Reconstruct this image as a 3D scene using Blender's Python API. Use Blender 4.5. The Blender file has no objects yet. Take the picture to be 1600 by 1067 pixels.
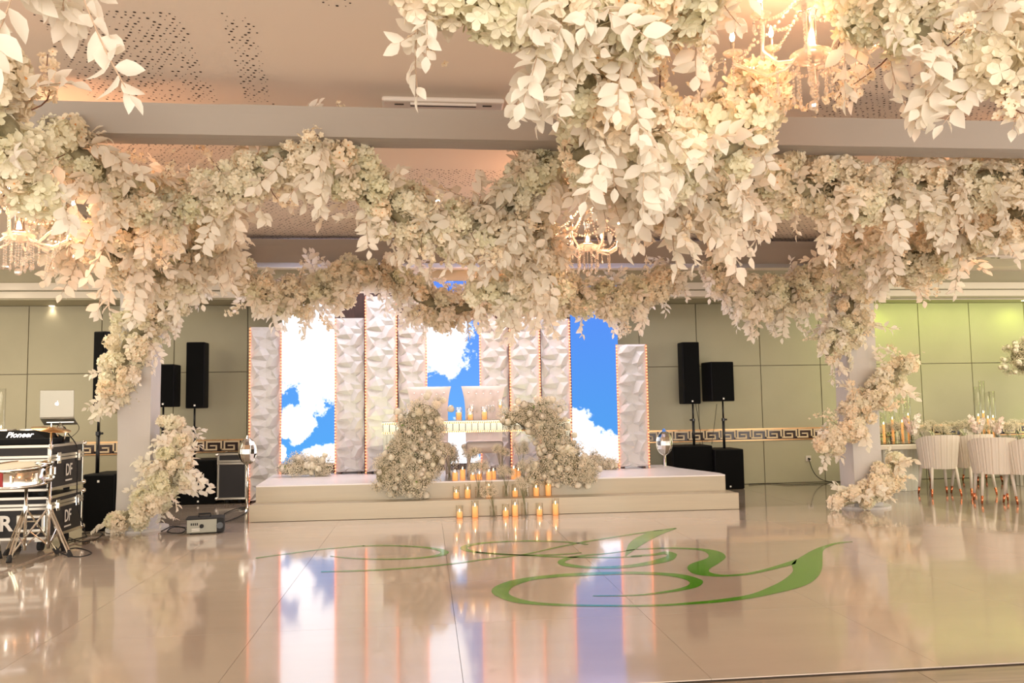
import bpy, bmesh, math, random
from mathutils import Vector, Matrix, noise, geometry
random.seed(7)
PI = math.pi
scn = bpy.context.scene
COL = scn.collection

# ------------------------------------------------------------------ camera
F = 1270.0; H = 1.35
TH = math.radians(6.09); PH = math.atan(97/1270); RO = .0165
fw = Vector((math.sin(TH)*math.cos(PH), math.cos(TH)*math.cos(PH), math.sin(PH)))
r0 = Vector((math.cos(TH), -math.sin(TH), 0)); u0 = r0.cross(fw)
CR = math.cos(RO)*r0 - math.sin(RO)*u0
CU = math.sin(RO)*r0 + math.cos(RO)*u0
cd = bpy.data.cameras.new('camera'); cam = bpy.data.objects.new('camera', cd); COL.objects.link(cam)
cd.sensor_width = 36; cd.lens = F/1600*36; cd.clip_start = .05; cd.clip_end = 200
m = Matrix((CR, CU, -fw)).transposed().to_4x4(); m.translation = (0, 0, H)
cam.matrix_world = m
scn.camera = cam

# ------------------------------------------------------------------ world, exposure, large added fill lights
w = bpy.data.worlds.new('world'); scn.world = w; w.use_nodes = True
w.node_tree.nodes['Background'].inputs[0].default_value = (1.0, .92, .84, 1)
w.node_tree.nodes['Background'].inputs[1].default_value = 1.6
scn.view_settings.view_transform = 'Standard'; scn.view_settings.look = 'None'
scn.view_settings.gamma = 1; scn.view_settings.use_curve_mapping = False
scn.view_settings.exposure = 0.62

def light(kind, name, loc, energy, color, size=.1, rot=(0, 0, 0), sy=None, spot=None, blend=.6):
    l = bpy.data.lights.new(name, kind); l.energy = energy; l.color = color
    if kind == 'AREA':
        l.size = size
        if sy: l.shape = 'RECTANGLE'; l.size_y = sy
    else: l.shadow_soft_size = size
    if spot: l.spot_size = spot; l.spot_blend = blend
    o = bpy.data.objects.new(name, l); o.location = loc; o.rotation_euler = rot; COL.objects.link(o)
    return o
WARM = (1, .89, .77)
light('AREA', 'front_fill_light', (0, -6.5, 1.9), 540, WARM, 11, (math.radians(90), 0, 0), 2.4)  # unseen fill behind the camera, added to brighten the garlands from the front
light('AREA', 'stage_fill_light', (.6, 10.95, 3.3), 42, (.96, .94, 1), 5.5, (0, 0, 0), .7)  # added fill over the stage top and panels, no known fitting
light('AREA', 'lilac_ceiling_fill', (.6, 11.2, 2.72), 38, (.62, .64, 1), 5, (math.radians(-142), 0, 0), .5)  # added lilac fill aimed upward, stands in for screen light on the ceiling
light('AREA', 'left_fill_light', (-6.0, 8.5, 3.28), 110, (1, .90, .66), 3, (0, 0, 0), 3)  # added soft fill on the left, no known lamp there
light('AREA', 'right_fill_light', (8.5, 9.0, 3.28), 90, (1, .92, .62), 3, (0, 0, 0), 3)  # matching added fill for the right side, likewise no known lamp

# ------------------------------------------------------------------ pixel -> world
C0 = Vector((0, 0, H))
def ray(x, y): return fw + CR*((x-800)/F) + CU*((533.5-y)/F)
def PY(x, y, Y): d = ray(x, y); return C0 + d*(Y/d.y)
def PZ(x, y, Z=0.0): d = ray(x, y); return C0 + d*((Z-H)/d.z)
def depth(p): return (Vector(p)-C0).dot(fw)

# ------------------------------------------------------------------ materials
MATS = {}
def mat(name, col, rough=.5, metal=0, spec=.5, coat=0, emit=None, es=0, bump=0, bscale=30, var=0, vscale=5, alpha=1, col2=None, stretch=(1, 1, 1), rnd=0, transl=0, sheen=0):
    if name in MATS: return MATS[name]
    mt = bpy.data.materials.new(name); mt.use_nodes = True; MATS[name] = mt
    nt = mt.node_tree; N = nt.nodes; L = nt.links; b = N['Principled BSDF']
    b.inputs['Base Color'].default_value = (*col, 1); b.inputs['Roughness'].default_value = rough
    b.inputs['Metallic'].default_value = metal; b.inputs['Specular IOR Level'].default_value = spec
    b.inputs['Coat Weight'].default_value = coat; b.inputs['Coat Roughness'].default_value = .05
    if alpha < 1: b.inputs['Alpha'].default_value = alpha
    if sheen: b.inputs['Sheen Weight'].default_value = sheen
    if emit: b.inputs['Emission Color'].default_value = (*emit, 1); b.inputs['Emission Strength'].default_value = es
    csock = None
    if var or bump:
        tc = N.new('ShaderNodeTexCoord'); mp = N.new('ShaderNodeMapping'); mp.inputs['Scale'].default_value = stretch
        L.new(tc.outputs['Object'], mp.inputs[0])
    if var:
        nz = N.new('ShaderNodeTexNoise'); nz.inputs['Scale'].default_value = vscale; nz.inputs['Detail'].default_value = 5
        L.new(mp.outputs[0], nz.inputs[0])
        mr = N.new('ShaderNodeMapRange'); mr.inputs[1].default_value = .35; mr.inputs[2].default_value = .65
        L.new(nz.outputs[0], mr.inputs[0])
        mx = N.new('ShaderNodeMix'); mx.data_type = 'RGBA'
        c2 = col2 or tuple(c*(1-var) for c in col)
        mx.inputs[6].default_value = (*col, 1); mx.inputs[7].default_value = (*c2, 1)
        L.new(mr.outputs[0], mx.inputs[0]); csock = mx.outputs[2]
    if rnd:
        oi = N.new('ShaderNodeObjectInfo'); mx = N.new('ShaderNodeMix'); mx.data_type = 'RGBA'
        mx.inputs[6].default_value = (*col, 1); mx.inputs[7].default_value = (*(col2 or col), 1)
        L.new(oi.outputs['Random'], mx.inputs[0]); csock = mx.outputs[2]
    if csock: L.new(csock, b.inputs['Base Color'])
    if bump:
        nb = N.new('ShaderNodeTexNoise'); nb.inputs['Scale'].default_value = bscale; nb.inputs['Detail'].default_value = 4
        L.new(mp.outputs[0], nb.inputs[0]); bp = N.new('ShaderNodeBump'); bp.inputs['Strength'].default_value = bump
        bp.inputs['Distance'].default_value = .02; L.new(nb.outputs[0], bp.inputs['Height']); L.new(bp.outputs[0], b.inputs['Normal'])
    if transl:
        tr = N.new('ShaderNodeBsdfTranslucent'); ms = N.new('ShaderNodeMixShader'); ms.inputs[0].default_value = transl
        tr.inputs[0].default_value = (*col, 1)
        if csock: L.new(csock, tr.inputs[0])
        L.new(b.outputs[0], ms.inputs[1]); L.new(tr.outputs[0], ms.inputs[2]); L.new(ms.outputs[0], N['Material Output'].inputs[0])
    return mt
def crystal_mat():
    mt = bpy.data.materials.new('crystal'); mt.use_nodes = True; N = mt.node_tree.nodes; L = mt.node_tree.links; N.remove(N['Principled BSDF'])
    tr = N.new('ShaderNodeBsdfTransparent'); gl = N.new('ShaderNodeBsdfGlossy'); gl.inputs['Roughness'].default_value = .08; gl.inputs[0].default_value = (1, .97, .93, 1)
    tl = N.new('ShaderNodeBsdfTranslucent'); tl.inputs[0].default_value = (1, .93, .85, 1)
    m1 = N.new('ShaderNodeMixShader'); m1.inputs[0].default_value = .5; L.new(gl.outputs[0], m1.inputs[1]); L.new(tl.outputs[0], m1.inputs[2])
    m2 = N.new('ShaderNodeMixShader'); m2.inputs[0].default_value = .68; L.new(tr.outputs[0], m2.inputs[1]); L.new(m1.outputs[0], m2.inputs[2])
    L.new(m2.outputs[0], N['Material Output'].inputs[0]); return mt
def glassy(name, col, fac, rough=.02):
    if name in MATS: return MATS[name]
    mt = bpy.data.materials.new(name); mt.use_nodes = True; MATS[name] = mt
    nt = mt.node_tree; N = nt.nodes; L = nt.links; N.remove(N['Principled BSDF'])
    tr = N.new('ShaderNodeBsdfTransparent'); tr.inputs[0].default_value = (*col, 1)
    gl = N.new('ShaderNodeBsdfGlossy'); gl.inputs['Roughness'].default_value = rough
    lw = N.new('ShaderNodeLayerWeight'); lw.inputs[0].default_value = fac
    ms = N.new('ShaderNodeMixShader'); L.new(lw.outputs['Facing'], ms.inputs[0]); L.new(tr.outputs[0], ms.inputs[1]); L.new(gl.outputs[0], ms.inputs[2])
    L.new(ms.outputs[0], N['Material Output'].inputs[0]); return mt

M = dict(
 wall=mat('wall_paint', (.41, .375, .25), .6, bump=.05, bscale=60, var=.06, vscale=1.5),
 joint=mat('joint', (.22, .19, .13), .8),
 ceil=mat('ceiling_paint', (.80, .70, .60), .8, bump=.03, bscale=40),
 hole=mat('perforation_dark', (.05, .03, .02), .9),
 cornice=mat('cornice_plaster', (.72, .66, .54), .5),
 vinyl=mat('gloss_white_vinyl', (.60, .51, .43), .11, spec=.6, coat=.55, bump=.018, bscale=1.6, stretch=(1, 3, 1), var=.05, vscale=1.2),
 marble=mat('floor_marble', (.45, .37, .29), .10, spec=.5, coat=.4, bump=.02, bscale=3, var=.3, vscale=2.2, stretch=(.5, 6, 1), col2=(.30, .24, .19)),
 green=mat('green_vinyl', (.09, .36, .005), .15, coat=.3),
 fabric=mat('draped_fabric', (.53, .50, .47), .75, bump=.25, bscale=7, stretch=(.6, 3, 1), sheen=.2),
 beamshade=mat('shaded_beam_fabric', (.35, .31, .265), .75, bump=.25, bscale=7, stretch=(.6, 3, 1), sheen=.2),  # same cloth darkened, stands in for weaker light on the beams
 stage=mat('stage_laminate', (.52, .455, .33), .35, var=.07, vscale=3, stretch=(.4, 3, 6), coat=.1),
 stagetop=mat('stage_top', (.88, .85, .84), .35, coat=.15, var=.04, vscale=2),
 panel=mat('white_relief_panel', (.58, .56, .55), .5),
 wood=mat('dark_brown_wood', (.07, .028, .018), .5, var=.4, vscale=4, stretch=(6, 6, 1)),
 bulb=mat('orange_led', (1, .45, .25), .4, emit=(1, .19, .07), es=2.3),
 strip=mat('led_strip_base', (.75, .33, .2), .5),
 black=mat('speaker_black', (.005, .005, .006), .6, spec=.15, bump=.1, bscale=120),
 grill=mat('speaker_grille', (.004, .004, .004), .8, spec=.08, bump=.3, bscale=300),
 steel=mat('black_steel', (.01, .01, .011), .3, metal=.3),
 chrome=mat('chrome', (.75, .72, .66), .12, metal=1),
 alu=mat('brushed_aluminium', (.62, .58, .50), .28, metal=1, bump=.05, bscale=80),
 laptop=mat('laptop_aluminium', (.30, .29, .24), .4, metal=.6),
 casep=mat('case_laminate', (.028, .026, .027), .5, spec=.25, bump=.1, bscale=200),
 white=mat('white_print', (.75, .72, .66), .5),
 glow=mat('glowing_logo', (1, .93, .9), .4, emit=(1, .92, .88), es=1.3),
 rubber=mat('rubber', (.012, .012, .012), .8),
 red=mat('red_band', (.35, .03, .03), .4),
 skin=mat('drum_head', (.7, .66, .55), .4),
 throne=mat('blush_leatherette', (.66, .56, .50), .38, coat=.1),
 mirror=mat('mirror_tile', (.20, .19, .15), .12, metal=1),
 gold=mat('gold_trim', (.75, .45, .22), .25, metal=1),
 keyd=mat('dark_key_stone', (.035, .018, .015), .2, coat=.5),
 keyl=mat('pale_key_stone', (.72, .56, .36), .3),
 wax=mat('candle_wax', (.85, .50, .22), .5, emit=(1, .34, .08), es=.5),
 flame=mat('flame', (1, .8, .4), .5, emit=(1, .72, .38), es=9),
 cbulb=mat('candle_bulb', (1, .8, .6), .3, emit=(1, .62, .36), es=14),
 glass=glassy('clear_glass', (.995, 1, .985), .12),
 crystal=crystal_mat(),
 leaf=mat('ivory_leaf', (.90, .86, .75), .6, rnd=1, col2=(.92, .84, .72), transl=.45),
 leafp=mat('pale_leaf', (.92, .89, .79), .6, rnd=1, col2=(.92, .85, .74), transl=.45),
 petal=mat('cream_petal', (.88, .82, .64), .7, rnd=1, col2=(.92, .82, .66), transl=.32),
 petalg=mat('greenish_petal', (.83, .80, .58), .7, rnd=1, col2=(.90, .85, .68), transl=.32),
 peach=mat('peach_petal', (.92, .78, .58), .7, rnd=1, col2=(.92, .84, .66), transl=.32),
 palestem=mat('pale_leaf_stem', (.50, .36, .25), .7),
 twig=mat('red_brown_twig', (.14, .055, .03), .7),
 moss=mat('vine_core', (.34, .30, .18), .9, bump=.8, bscale=25, var=.5, vscale=12),
 centre=mat('flower_centre', (.75, .33, .08), .6),
 stem=mat('green_stem', (.16, .17, .07), .6),
 gyp=mat('gypsophila_white', (.88, .79, .62), .7, rnd=1, col2=(.80, .70, .52)),
 rose=mat('ivory_rose', (.92, .87, .68), .6, rnd=1, col2=(.84, .76, .62), transl=.15),
 greenleaf=mat('green_leaf', (.13, .22, .03), .5),
 dining=mat('dining_leather', (.64, .57, .49), .45),
 copper=mat('copper_tip', (.62, .20, .09), .25, metal=1),
 tabletop=mat('table_gloss', (.62, .56, .48), .12, coat=.5),
 flute=mat('fluted_base', (.56, .54, .44), .4),
 acw=mat('air_conditioner_plastic', (.66, .58, .50), .5),
 lamp=mat('downlight', (1, .9, .8), .4, emit=(1, .82, .66), es=8),
 amp=mat('fog_machine_shell', (.30, .30, .24), .4),
 orchid=mat('orchid_pink', (.82, .62, .55), .6, rnd=1, col2=(.86, .78, .70), transl=.2),
)

# ------------------------------------------------------------------ mesh builder
class MB:
    def __init__(s): s.v = []; s.f = []; s.m = []
    def add(s, vs, fs, mi=0, mtx=None):
        o = len(s.v)
        s.v += [tuple(mtx @ Vector(v)) for v in vs] if mtx else [tuple(v) for v in vs]
        s.f += [tuple(i+o for i in f) for f in fs]; s.m += [mi]*len(fs); return s
    def box(s, x0, x1, y0, y1, z0, z1, mi=0, mtx=None, ch=0):
        if ch <= 0:
            vs = [(x, y, z) for x in (x0, x1) for y in (y0, y1) for z in (z0, z1)]
            return s.add(vs, [(0, 1, 3, 2), (4, 6, 7, 5), (0, 4, 5, 1), (2, 3, 7, 6), (0, 2, 6, 4), (1, 5, 7, 3)], mi, mtx)
        bm = bmesh.new(); bmesh.ops.create_cube(bm, size=1)
        for v in bm.verts: v.co = Vector(((x0+x1)/2+v.co.x*(x1-x0), (y0+y1)/2+v.co.y*(y1-y0), (z0+z1)/2+v.co.z*(z1-z0)))
        bmesh.ops.bevel(bm, geom=bm.edges[:], offset=ch, segments=2, profile=.5, affect='EDGES')
        bm.verts.index_update()
        s.add([v.co.copy() for v in bm.verts], [[v.index for v in f.verts] for f in bm.faces], mi, mtx); bm.free(); return s
    def tube(s, pts, r, n=8, mi=0, mtx=None, cap=True):
        pts = [Vector(p) for p in pts]; rs = r if isinstance(r, (list, tuple)) else [r]*len(pts)
        vs = []; fs = []; ref = None
        for i, p in enumerate(pts):
            t = (pts[min(i+1, len(pts)-1)]-pts[max(i-1, 0)]).normalized()
            if ref is None: ref = Vector((0, 0, 1)) if abs(t.z) < .9 else Vector((1, 0, 0))
            a = t.cross(ref).normalized(); b = a.cross(t).normalized(); ref = b
            for k in range(n):
                q = 2*PI*k/n; vs.append(p+(a*math.cos(q)+b*math.sin(q))*rs[i])
        for i in range(len(pts)-1):
            for k in range(n): fs.append((i*n+k, i*n+(k+1) % n, (i+1)*n+(k+1) % n, (i+1)*n+k))
        if cap: fs.append(tuple(range(n-1, -1, -1))); fs.append(tuple((len(pts)-1)*n+k for k in range(n)))
        return s.add(vs, fs, mi, mtx)
    def lathe(s, prof, n=16, mi=0, mtx=None):
        vs = []; fs = []
        for r, z in prof:
            for k in range(n): q = 2*PI*k/n; vs.append((r*math.cos(q), r*math.sin(q), z))
        for i in range(len(prof)-1):
            for k in range(n): fs.append((i*n+k, i*n+(k+1) % n, (i+1)*n+(k+1) % n, (i+1)*n+k))
        return s.add(vs, fs, mi, mtx)
    def ball(s, c, r, mi=0, n=6, mtx=None):
        rx, ry, rz = r if isinstance(r, (tuple, list)) else (r, r, r)
        prof = [(math.sin(PI*i/n), -math.cos(PI*i/n)) for i in range(n+1)]
        prof[0] = (.01, -1); prof[-1] = (.01, 1)
        mm = Matrix.Translation(c) @ Matrix.Diagonal((rx, ry, rz, 1))
        return s.lathe(prof, max(6, n+2), mi, (mtx @ mm) if mtx else mm)
    def mesh(s, name, mats, smooth=False):
        me = bpy.data.meshes.new(name); me.from_pydata(s.v, [], s.f)
        for q in (mats if isinstance(mats, (list, tuple)) else [mats]): me.materials.append(q)
        me.polygons.foreach_set('material_index', s.m)
        me.polygons.foreach_set('use_smooth', [smooth]*len(s.f)); me.update(); return me
    def build(s, name, mats, parent=None, loc=(0, 0, 0), rz=0, smooth=False, label=None, kind=None):
        o = bpy.data.objects.new(name, s.mesh(name, mats, smooth)); COL.objects.link(o)
        o.location = loc; o.rotation_euler = (0, 0, rz)
        if parent: o.parent = parent
        if label: o['label'] = label
        if kind: o['kind'] = kind
        return o
def thing(name, label, cat, loc=(0, 0, 0), rz=0, group=None):
    o = bpy.data.objects.new(name, None); COL.objects.link(o); o.empty_display_size = .1
    o.location = loc; o.rotation_euler = (0, 0, rz); return tag(o, label, cat, group)
def tag(o, label, cat, group=None):
    o['label'] = label; o['category'] = cat
    if group: o['group'] = group
    return o
def struct(o): o['kind'] = 'structure'; return o
def put(name, me, parent, mtx):
    o = bpy.data.objects.new(name, me); COL.objects.link(o); o.parent = parent; o.matrix_local = mtx
    if name == 'babys_breath': o['kind'] = 'stuff'
    return o
def copy_tree(o, parent=None):
    c = o.copy(); COL.objects.link(c)
    if parent: c.parent = parent
    for ch in list(o.children): copy_tree(ch, c)
    return c
def orient(d, roll=0, up=Vector((0, 0, 1))):
    x = d.normalized(); y = up.cross(x)
    if y.length < .05: y = Vector((0, 1, 0)).cross(x)
    y.normalize(); z = x.cross(y)
    mm = Matrix((x, y, z)).transposed().to_4x4()
    return mm @ Matrix.Rotation(roll, 4, 'X')
ORD = ['first', 'second', 'third', 'fourth', 'fifth', 'sixth', 'seventh', 'eighth', 'ninth', 'tenth']
def text_mesh(txt, size, depth_=.002, shear=0, bold=0):
    cu = bpy.data.curves.new('lettering', 'FONT'); cu.body = txt; cu.size = size; cu.extrude = depth_; cu.shear = shear; cu.offset = bold
    cu.align_x = 'CENTER'; cu.align_y = 'CENTER'; cu.resolution_u = 3
    o = bpy.data.objects.new('lettering', cu); COL.objects.link(o)
    me = bpy.data.meshes.new_from_object(o); bpy.data.objects.remove(o); me.materials.clear(); return me

# ------------------------------------------------------------------ ROOM
WY = 12.75; CZ = 3.35; X0, X1 = -12.0, 13.5
o = MB().box(X0, X1, -3, WY+.2, -.12, -.012).build('floor', M['marble']); struct(o)
# marble floor slabs (left of and behind the dance floor)
def slab(parent, x0, x1, y0, y1, z0, z1, mt, nm): return MB().box(x0+.002, x1-.002, y0+.002, y1-.002, z0, z1).build(nm, mt, parent)
DX0, DX1, DY0, DY1 = -3.42, 6.15, 3.93, 9.97
for i in range(-6, 10):
    for j in range(0, 11):
        x0, x1 = i*1.2, (i+1)*1.2; y0, y1 = 3+j*.9, min(WY, 3.9+j*.9)
        if x1 > DX0+.3 and x0 < DX1-.3 and y1 > DY0 and y0 < 9.2: continue
        if y0 < 6 and (x0 < -5 or x0 > 7.5): continue
        slab(o, x0, x1, y0, y1, -.012, -.002, M['marble'], 'floor_tile')
tag_df = thing('dance_floor', 'glossy cream white dance floor laid in front of the stage', 'dance floor', (DX0, DY0, 0))
nx, ny = 8, 5
for i in range(nx):
    for j in range(ny):
        dx = (DX1-DX0)/nx; dy = (DY1-DY0)/ny
        MB().box(i*dx+.0012, (i+1)*dx-.0012, j*dy+.0012, (j+1)*dy-.0012, -.0015, .004).build('floor_panel', M['vinyl'], tag_df)
# ceiling
ceil = struct(MB().box(X0, X1, -3, WY+.2, CZ, CZ+.1).build('ceiling', M['ceil']))
def inquad(p, q):
    c = 0
    for i in range(4):
        a, b = q[i], q[(i+1) % 4]
        s = (b[0]-a[0])*(p[1]-a[1])-(b[1]-a[1])*(p[0]-a[0]); c += 1 if s > 0 else -1
    return abs(c) == 4
hm = MB()
for q in [[(45, 8), (278, 20), (342, 160), (140, 154)], [(345, 16), (396, 28), (426, 162), (383, 158)], [(488, -60), (575, -50), (548, 12), (500, 10)],
          [(0, 118), (60, 118), (90, 152), (10, 150)], [(150, 208), (372, 210), (380, 290), (250, 285)], [(402, 213), (432, 214), (446, 250), (412, 250)],
          [(1262, 186), (1462, 188), (1425, 95), (1330, 95)], [(1472, 188), (1640, 190), (1640, 110), (1500, 108)], [(1545, 40), (1660, 60), (1660, -40), (1545, -30)],
          [(1375, 232), (1515, 234), (1500, 275), (1350, 275)], [(380, 308), (556, 308), (566, 374), (392, 374)], [(625, 262), (815, 266), (820, 292), (620, 290)], [(600, 300), (810, 300), (810, 340), (600, 340)],
          [(930, 330), (1090, 330), (1090, 385), (930, 385)], [(1130, 330), (1320, 330), (1330, 385), (1130, 385)]]:
    wq = [PZ(x, y, CZ) for x, y in q]
    xa, xb = min(p.x for p in wq), max(p.x for p in wq); ya, yb = min(p.y for p in wq), max(p.y for p in wq)
    st = .042 if ya < 7 else .06
    i = 0
    y = ya
    while y < yb:
        x = xa + (st/2 if i % 2 else 0)
        while x < xb:
            if inquad((x, y), [(p.x, p.y) for p in wq]) and random.random() < .8:
                r = random.choice((.004, .0065, .009))*(1 if ya < 7 else 1.35)
                cx, cy = x+random.uniform(-.006, .006), y+random.uniform(-.006, .006)
                hm.add([(cx+r*math.cos(k*PI/3), cy+r*math.sin(k*PI/3), CZ-.0015) for k in range(6)], [(5, 4, 3, 2, 1, 0)])
            x += st
        y += st*.8; i += 1
hm.build('perforation', M['hole'], ceil, kind='stuff')
# back wall with panels
SOFZ = 2.92
wall = struct(MB().box(X0, X1, WY, WY+.2, -.1, CZ).build('wall_back', M['joint']))
vx = [X0, -11, -10, -9, -8, -6.95, -5.87, -4.83, -3.78, -2.7, -1.6, -.5, .6, 1.7, 2.8, 3.41, 4.36, 5.42, 6.44, 7.32, 8.19, 9.1, 10.1, 11.1, 12.1, X1]
Zb0, Zb1 = .70, .875
for a, b in zip(vx, vx[1:]):
    for z0, z1 in ((0, Zb0-.0), (Zb1, 1.90), (1.90, SOFZ)):
        MB().box(a+.006, b-.006, WY-.022, WY+.01, z0+.005, z1-.006, ch=.003).build('wall_panel', M['wall'], wall)
# greek key band
band = MB().box(X0, X1, WY-.03, WY, Zb0, Zb1).build('key_band', M['keyd'], wall)
MB().box(X0, X1, WY-.04, WY-.02, Zb1-.012, Zb1+.012).build('gold_strip', M['gold'], wall, label='thin gold strip above the key pattern')
MB().box(X0, X1, WY-.04, WY-.02, Zb0-.012, Zb0+.008).build('gold_strip', M['gold'], wall, label='thin gold strip below the key pattern')
km = MB(); u = .0235; kz = Zb0+.022; kx = -9.5; S = 11*u
def kr(x0, x1, z0, z1): km.box(kx+x0*u, kx+x1*u, WY-.036, WY-.028, kz+z0*u, kz+z1*u)
while kx < 11.5:
    kr(0, 10, 5, 6); kr(0, 1, 1, 5); kr(0, 7, 0, 1); kr(6, 7, 1, 3); kr(2.5, 7, 2.6, 3.4); kr(9, 10, 0, 5); kr(9, 11, 0, 1)
    kx += S
km.build('greek_key', M['keyl'], wall, kind='stuff')
# soffit and cornice
FY = 12.05
struct(MB().box(X0, X1, FY, WY, SOFZ, CZ).build('trim_1', M['wall']))
struct(MB().box(X0, X1, FY-.035, FY, SOFZ+.02, SOFZ+.115, ch=.004).build('trim_2', M['cornice']))
struct(MB().box(X0, X1, FY-.07, FY, SOFZ+.13, SOFZ+.235, ch=.006).build('trim_3', M['cornice']))
# wooden back wall behind the screens
bx0, bx1 = PY(441, 700, 12.0).x, PY(966, 700, 12.0).x
struct(MB().box(bx0, bx1, 12.0, 12.045, .0, 3.0).build('trim_4', M['wood']))

# downlights
def downlight(px, py, lab, Z=CZ, en=3):
    p = PZ(px, py, Z)
    t = thing('downlight', lab, 'ceiling light', p)
    MB().lathe([(.034, -.001), (.05, -.001), (.055, -.006), (.055, 0)], 20).build('rim', M['acw'], t)
    MB().lathe([(0.001, -.003), (.036, -.003)], 16).build('lens', M['lamp'], t)
    light('SPOT', 'downlight_beam', p+Vector((0, 0, -.03)), en, (1, .85, .68), .04, (0, 0, 0), spot=math.radians(100), blend=.8)
downlight(682, 313, 'round lit downlight above the garland over the stage centre')
downlight(9, 416, 'lit downlight below the crystals of the left chandelier')
downlight(81, 477.5, 'small downlight in the soffit above the left wall', SOFZ)
downlight(1230, 427, 'lit downlight above the garland left of the right column')
downlight(1522, 427, 'small downlight over the dining table at the right')
# air conditioner cassettes
def cassette(px, py, wid, dep, lab):
    p = PZ(px, py, CZ); t = thing('air_conditioner', lab, 'air conditioner', p)
    b = MB(); b.box(-wid/2, wid/2, 0, dep, -.035, -.0, ch=.015); b.build('panel', M['acw'], t)
    MB().box(-wid*.27, wid*.27, .035, .085, -.038, -.030).build('air_slot', M['rubber'], t, label='dark air slot')
    MB().box(-wid*.27, wid*.27, .02, .036, -.05, -.034, ch=.003).build('louvre', M['acw'], t)
    for s in (-1, 1): MB().box(s*wid*.36-.03, s*wid*.36+.03, .05, .065, -.038, -.03).build('corner_slot', M['rubber'], t)
    MB().box(-wid*.3, wid*.3, .2, dep-.1, -.037, -.03).build('intake_grille', M['acw'], t)
cassette(693, 151, .80, .8, 'white ceiling air conditioner above the near draped beam')
cassette(1590, 398, .95, .8, 'ceiling air conditioner in green light at the right edge')

# ------------------------------------------------------------------ draped frame
CY = 9.72
XL = PY(219, 600, CY).x; XR = PY(1338, 600, CY).x
fr = thing('draped_frame', 'frame of columns and beams wrapped in pale fabric', 'frame', (XL, CY, 0))
def fabric_bar(nm, a, b, w2, h2, lab, seed):
    # square bar along its axis with pinched, slightly sagging cloth
    a = Vector(a)-Vector((XL, CY, 0)); b = Vector(b)-Vector((XL, CY, 0)); L = (b-a).length; d = (b-a).normalized()
    up = Vector((0, 0, 1)) if abs(d.z) < .5 else Vector((0, 1, 0)); s = d.cross(up).normalized()
    n = int(L/.06); vs = []; fs = []
    prof = [(-1, -1), (-.4, -1.03), (.4, -1.03), (1, -1), (1.02, -.3), (1.02, .4), (1, 1), (0, 1.02), (-1, 1), (-1.02, .3), (-1.02, -.3)]
    for i in range(n+1):
        p = a+d*(L*i/n)
        for j, (u_, v_) in enumerate(prof):
            k = 1+.035*noise.noise(Vector((i*.16+seed, j*1.7, seed)))
            vs.append(p+s*u_*w2*k+up*v_*h2*k)
    m_ = len(prof)
    for i in range(n):
        for j in range(m_): fs.append((i*m_+j, i*m_+(j+1) % m_, (i+1)*m_+(j+1) % m_, (i+1)*m_+j))
    fs += [tuple(range(m_)), tuple(n*m_+j for j in range(m_-1, -1, -1))]
    return MB().add(vs, fs).build(nm, M['beamshade'] if nm == 'beam' else M['fabric'], fr, label=lab)
fabric_bar('column', (XL, CY, 0.03), (XL, CY, 3.02), .175, .175, 'left column', 1)
fabric_bar('column', (XR, CY, 0.03), (XR, CY, 3.02), .18, .175, 'right column', 2)
for x_, l_ in ((XL, 'left round foot plate'), (XR, 'right round foot plate')):
    MB().lathe([(0.01, 0.004), (.33, .004), (.33, .03), (.01, .03)], 24).build('foot_plate', M['fabric'], fr, loc=(x_-XL, 0, 0), label=l_)
fabric_bar('beam', (XL-.2, CY, 3.165), (XR+.2, CY, 3.165), .15, .14, 'far beam over the columns', 3)
fabric_bar('beam', (-4.6, 5.05, 3.09), (6.0, 5.05, 3.09), .1, .095, 'near beam across the room', 4)
fabric_bar('beam', (XL-.25, 5.1, 3.09), (XL-.05, CY, 3.165), .1, .1, 'left side beam', 5)
fabric_bar('beam', (XR+.25, 5.1, 3.09), (XR, CY, 3.165), .1, .1, 'right side beam', 6)

# ------------------------------------------------------------------ STAGE
st = thing('stage', 'two tier cream stage with a pale glossy top', 'stage', (.8, 11, 0))
def prism(poly, z0, z1, nm, mt, parent, loc=(.8, 11, 0), lab=None):
    n = len(poly); vs = [(x-loc[0], y-loc[1], z0) for x, y in poly]+[(x-loc[0], y-loc[1], z1) for x, y in poly]
    fs = [tuple(range(n-1, -1, -1)), tuple(range(n, 2*n))]+[(i, (i+1) % n, n+(i+1) % n, n+i) for i in range(n)]
    return MB().add(vs, fs).build(nm, mt, parent, label=lab)
a = PZ(389, 817, 0); b = PZ(1155, 796, 0)
prism([(a.x, a.y), (b.x, b.y), (b.x, b.y+.55), (a.x, a.y+1.2)], .008, .20, 'lower_tier', M['stage'], st)
prism([(a.x, a.y-.003), (b.x, b.y-.003), (b.x, b.y+.06), (a.x, a.y+.06)], .185, .203, 'tread_edge', M['stage'], st)
c = PZ(393, 760, .4); d_ = PZ(1139, 743, .4)
c = Vector((a.x+.02, 10.26, 0)); d_ = Vector((d_.x, 10.14, 0)); e = PZ(1015, 733.4, .4)
UP = [(c.x, c.y), (d_.x, d_.y), (d_.x+.02, d_.y+.25), (e.x+.45, e.y+.15), (e.x+.4, 11.98), (-2.16, 11.98)]
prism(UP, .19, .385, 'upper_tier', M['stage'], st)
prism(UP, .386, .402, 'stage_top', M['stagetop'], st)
SZ = .402

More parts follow.
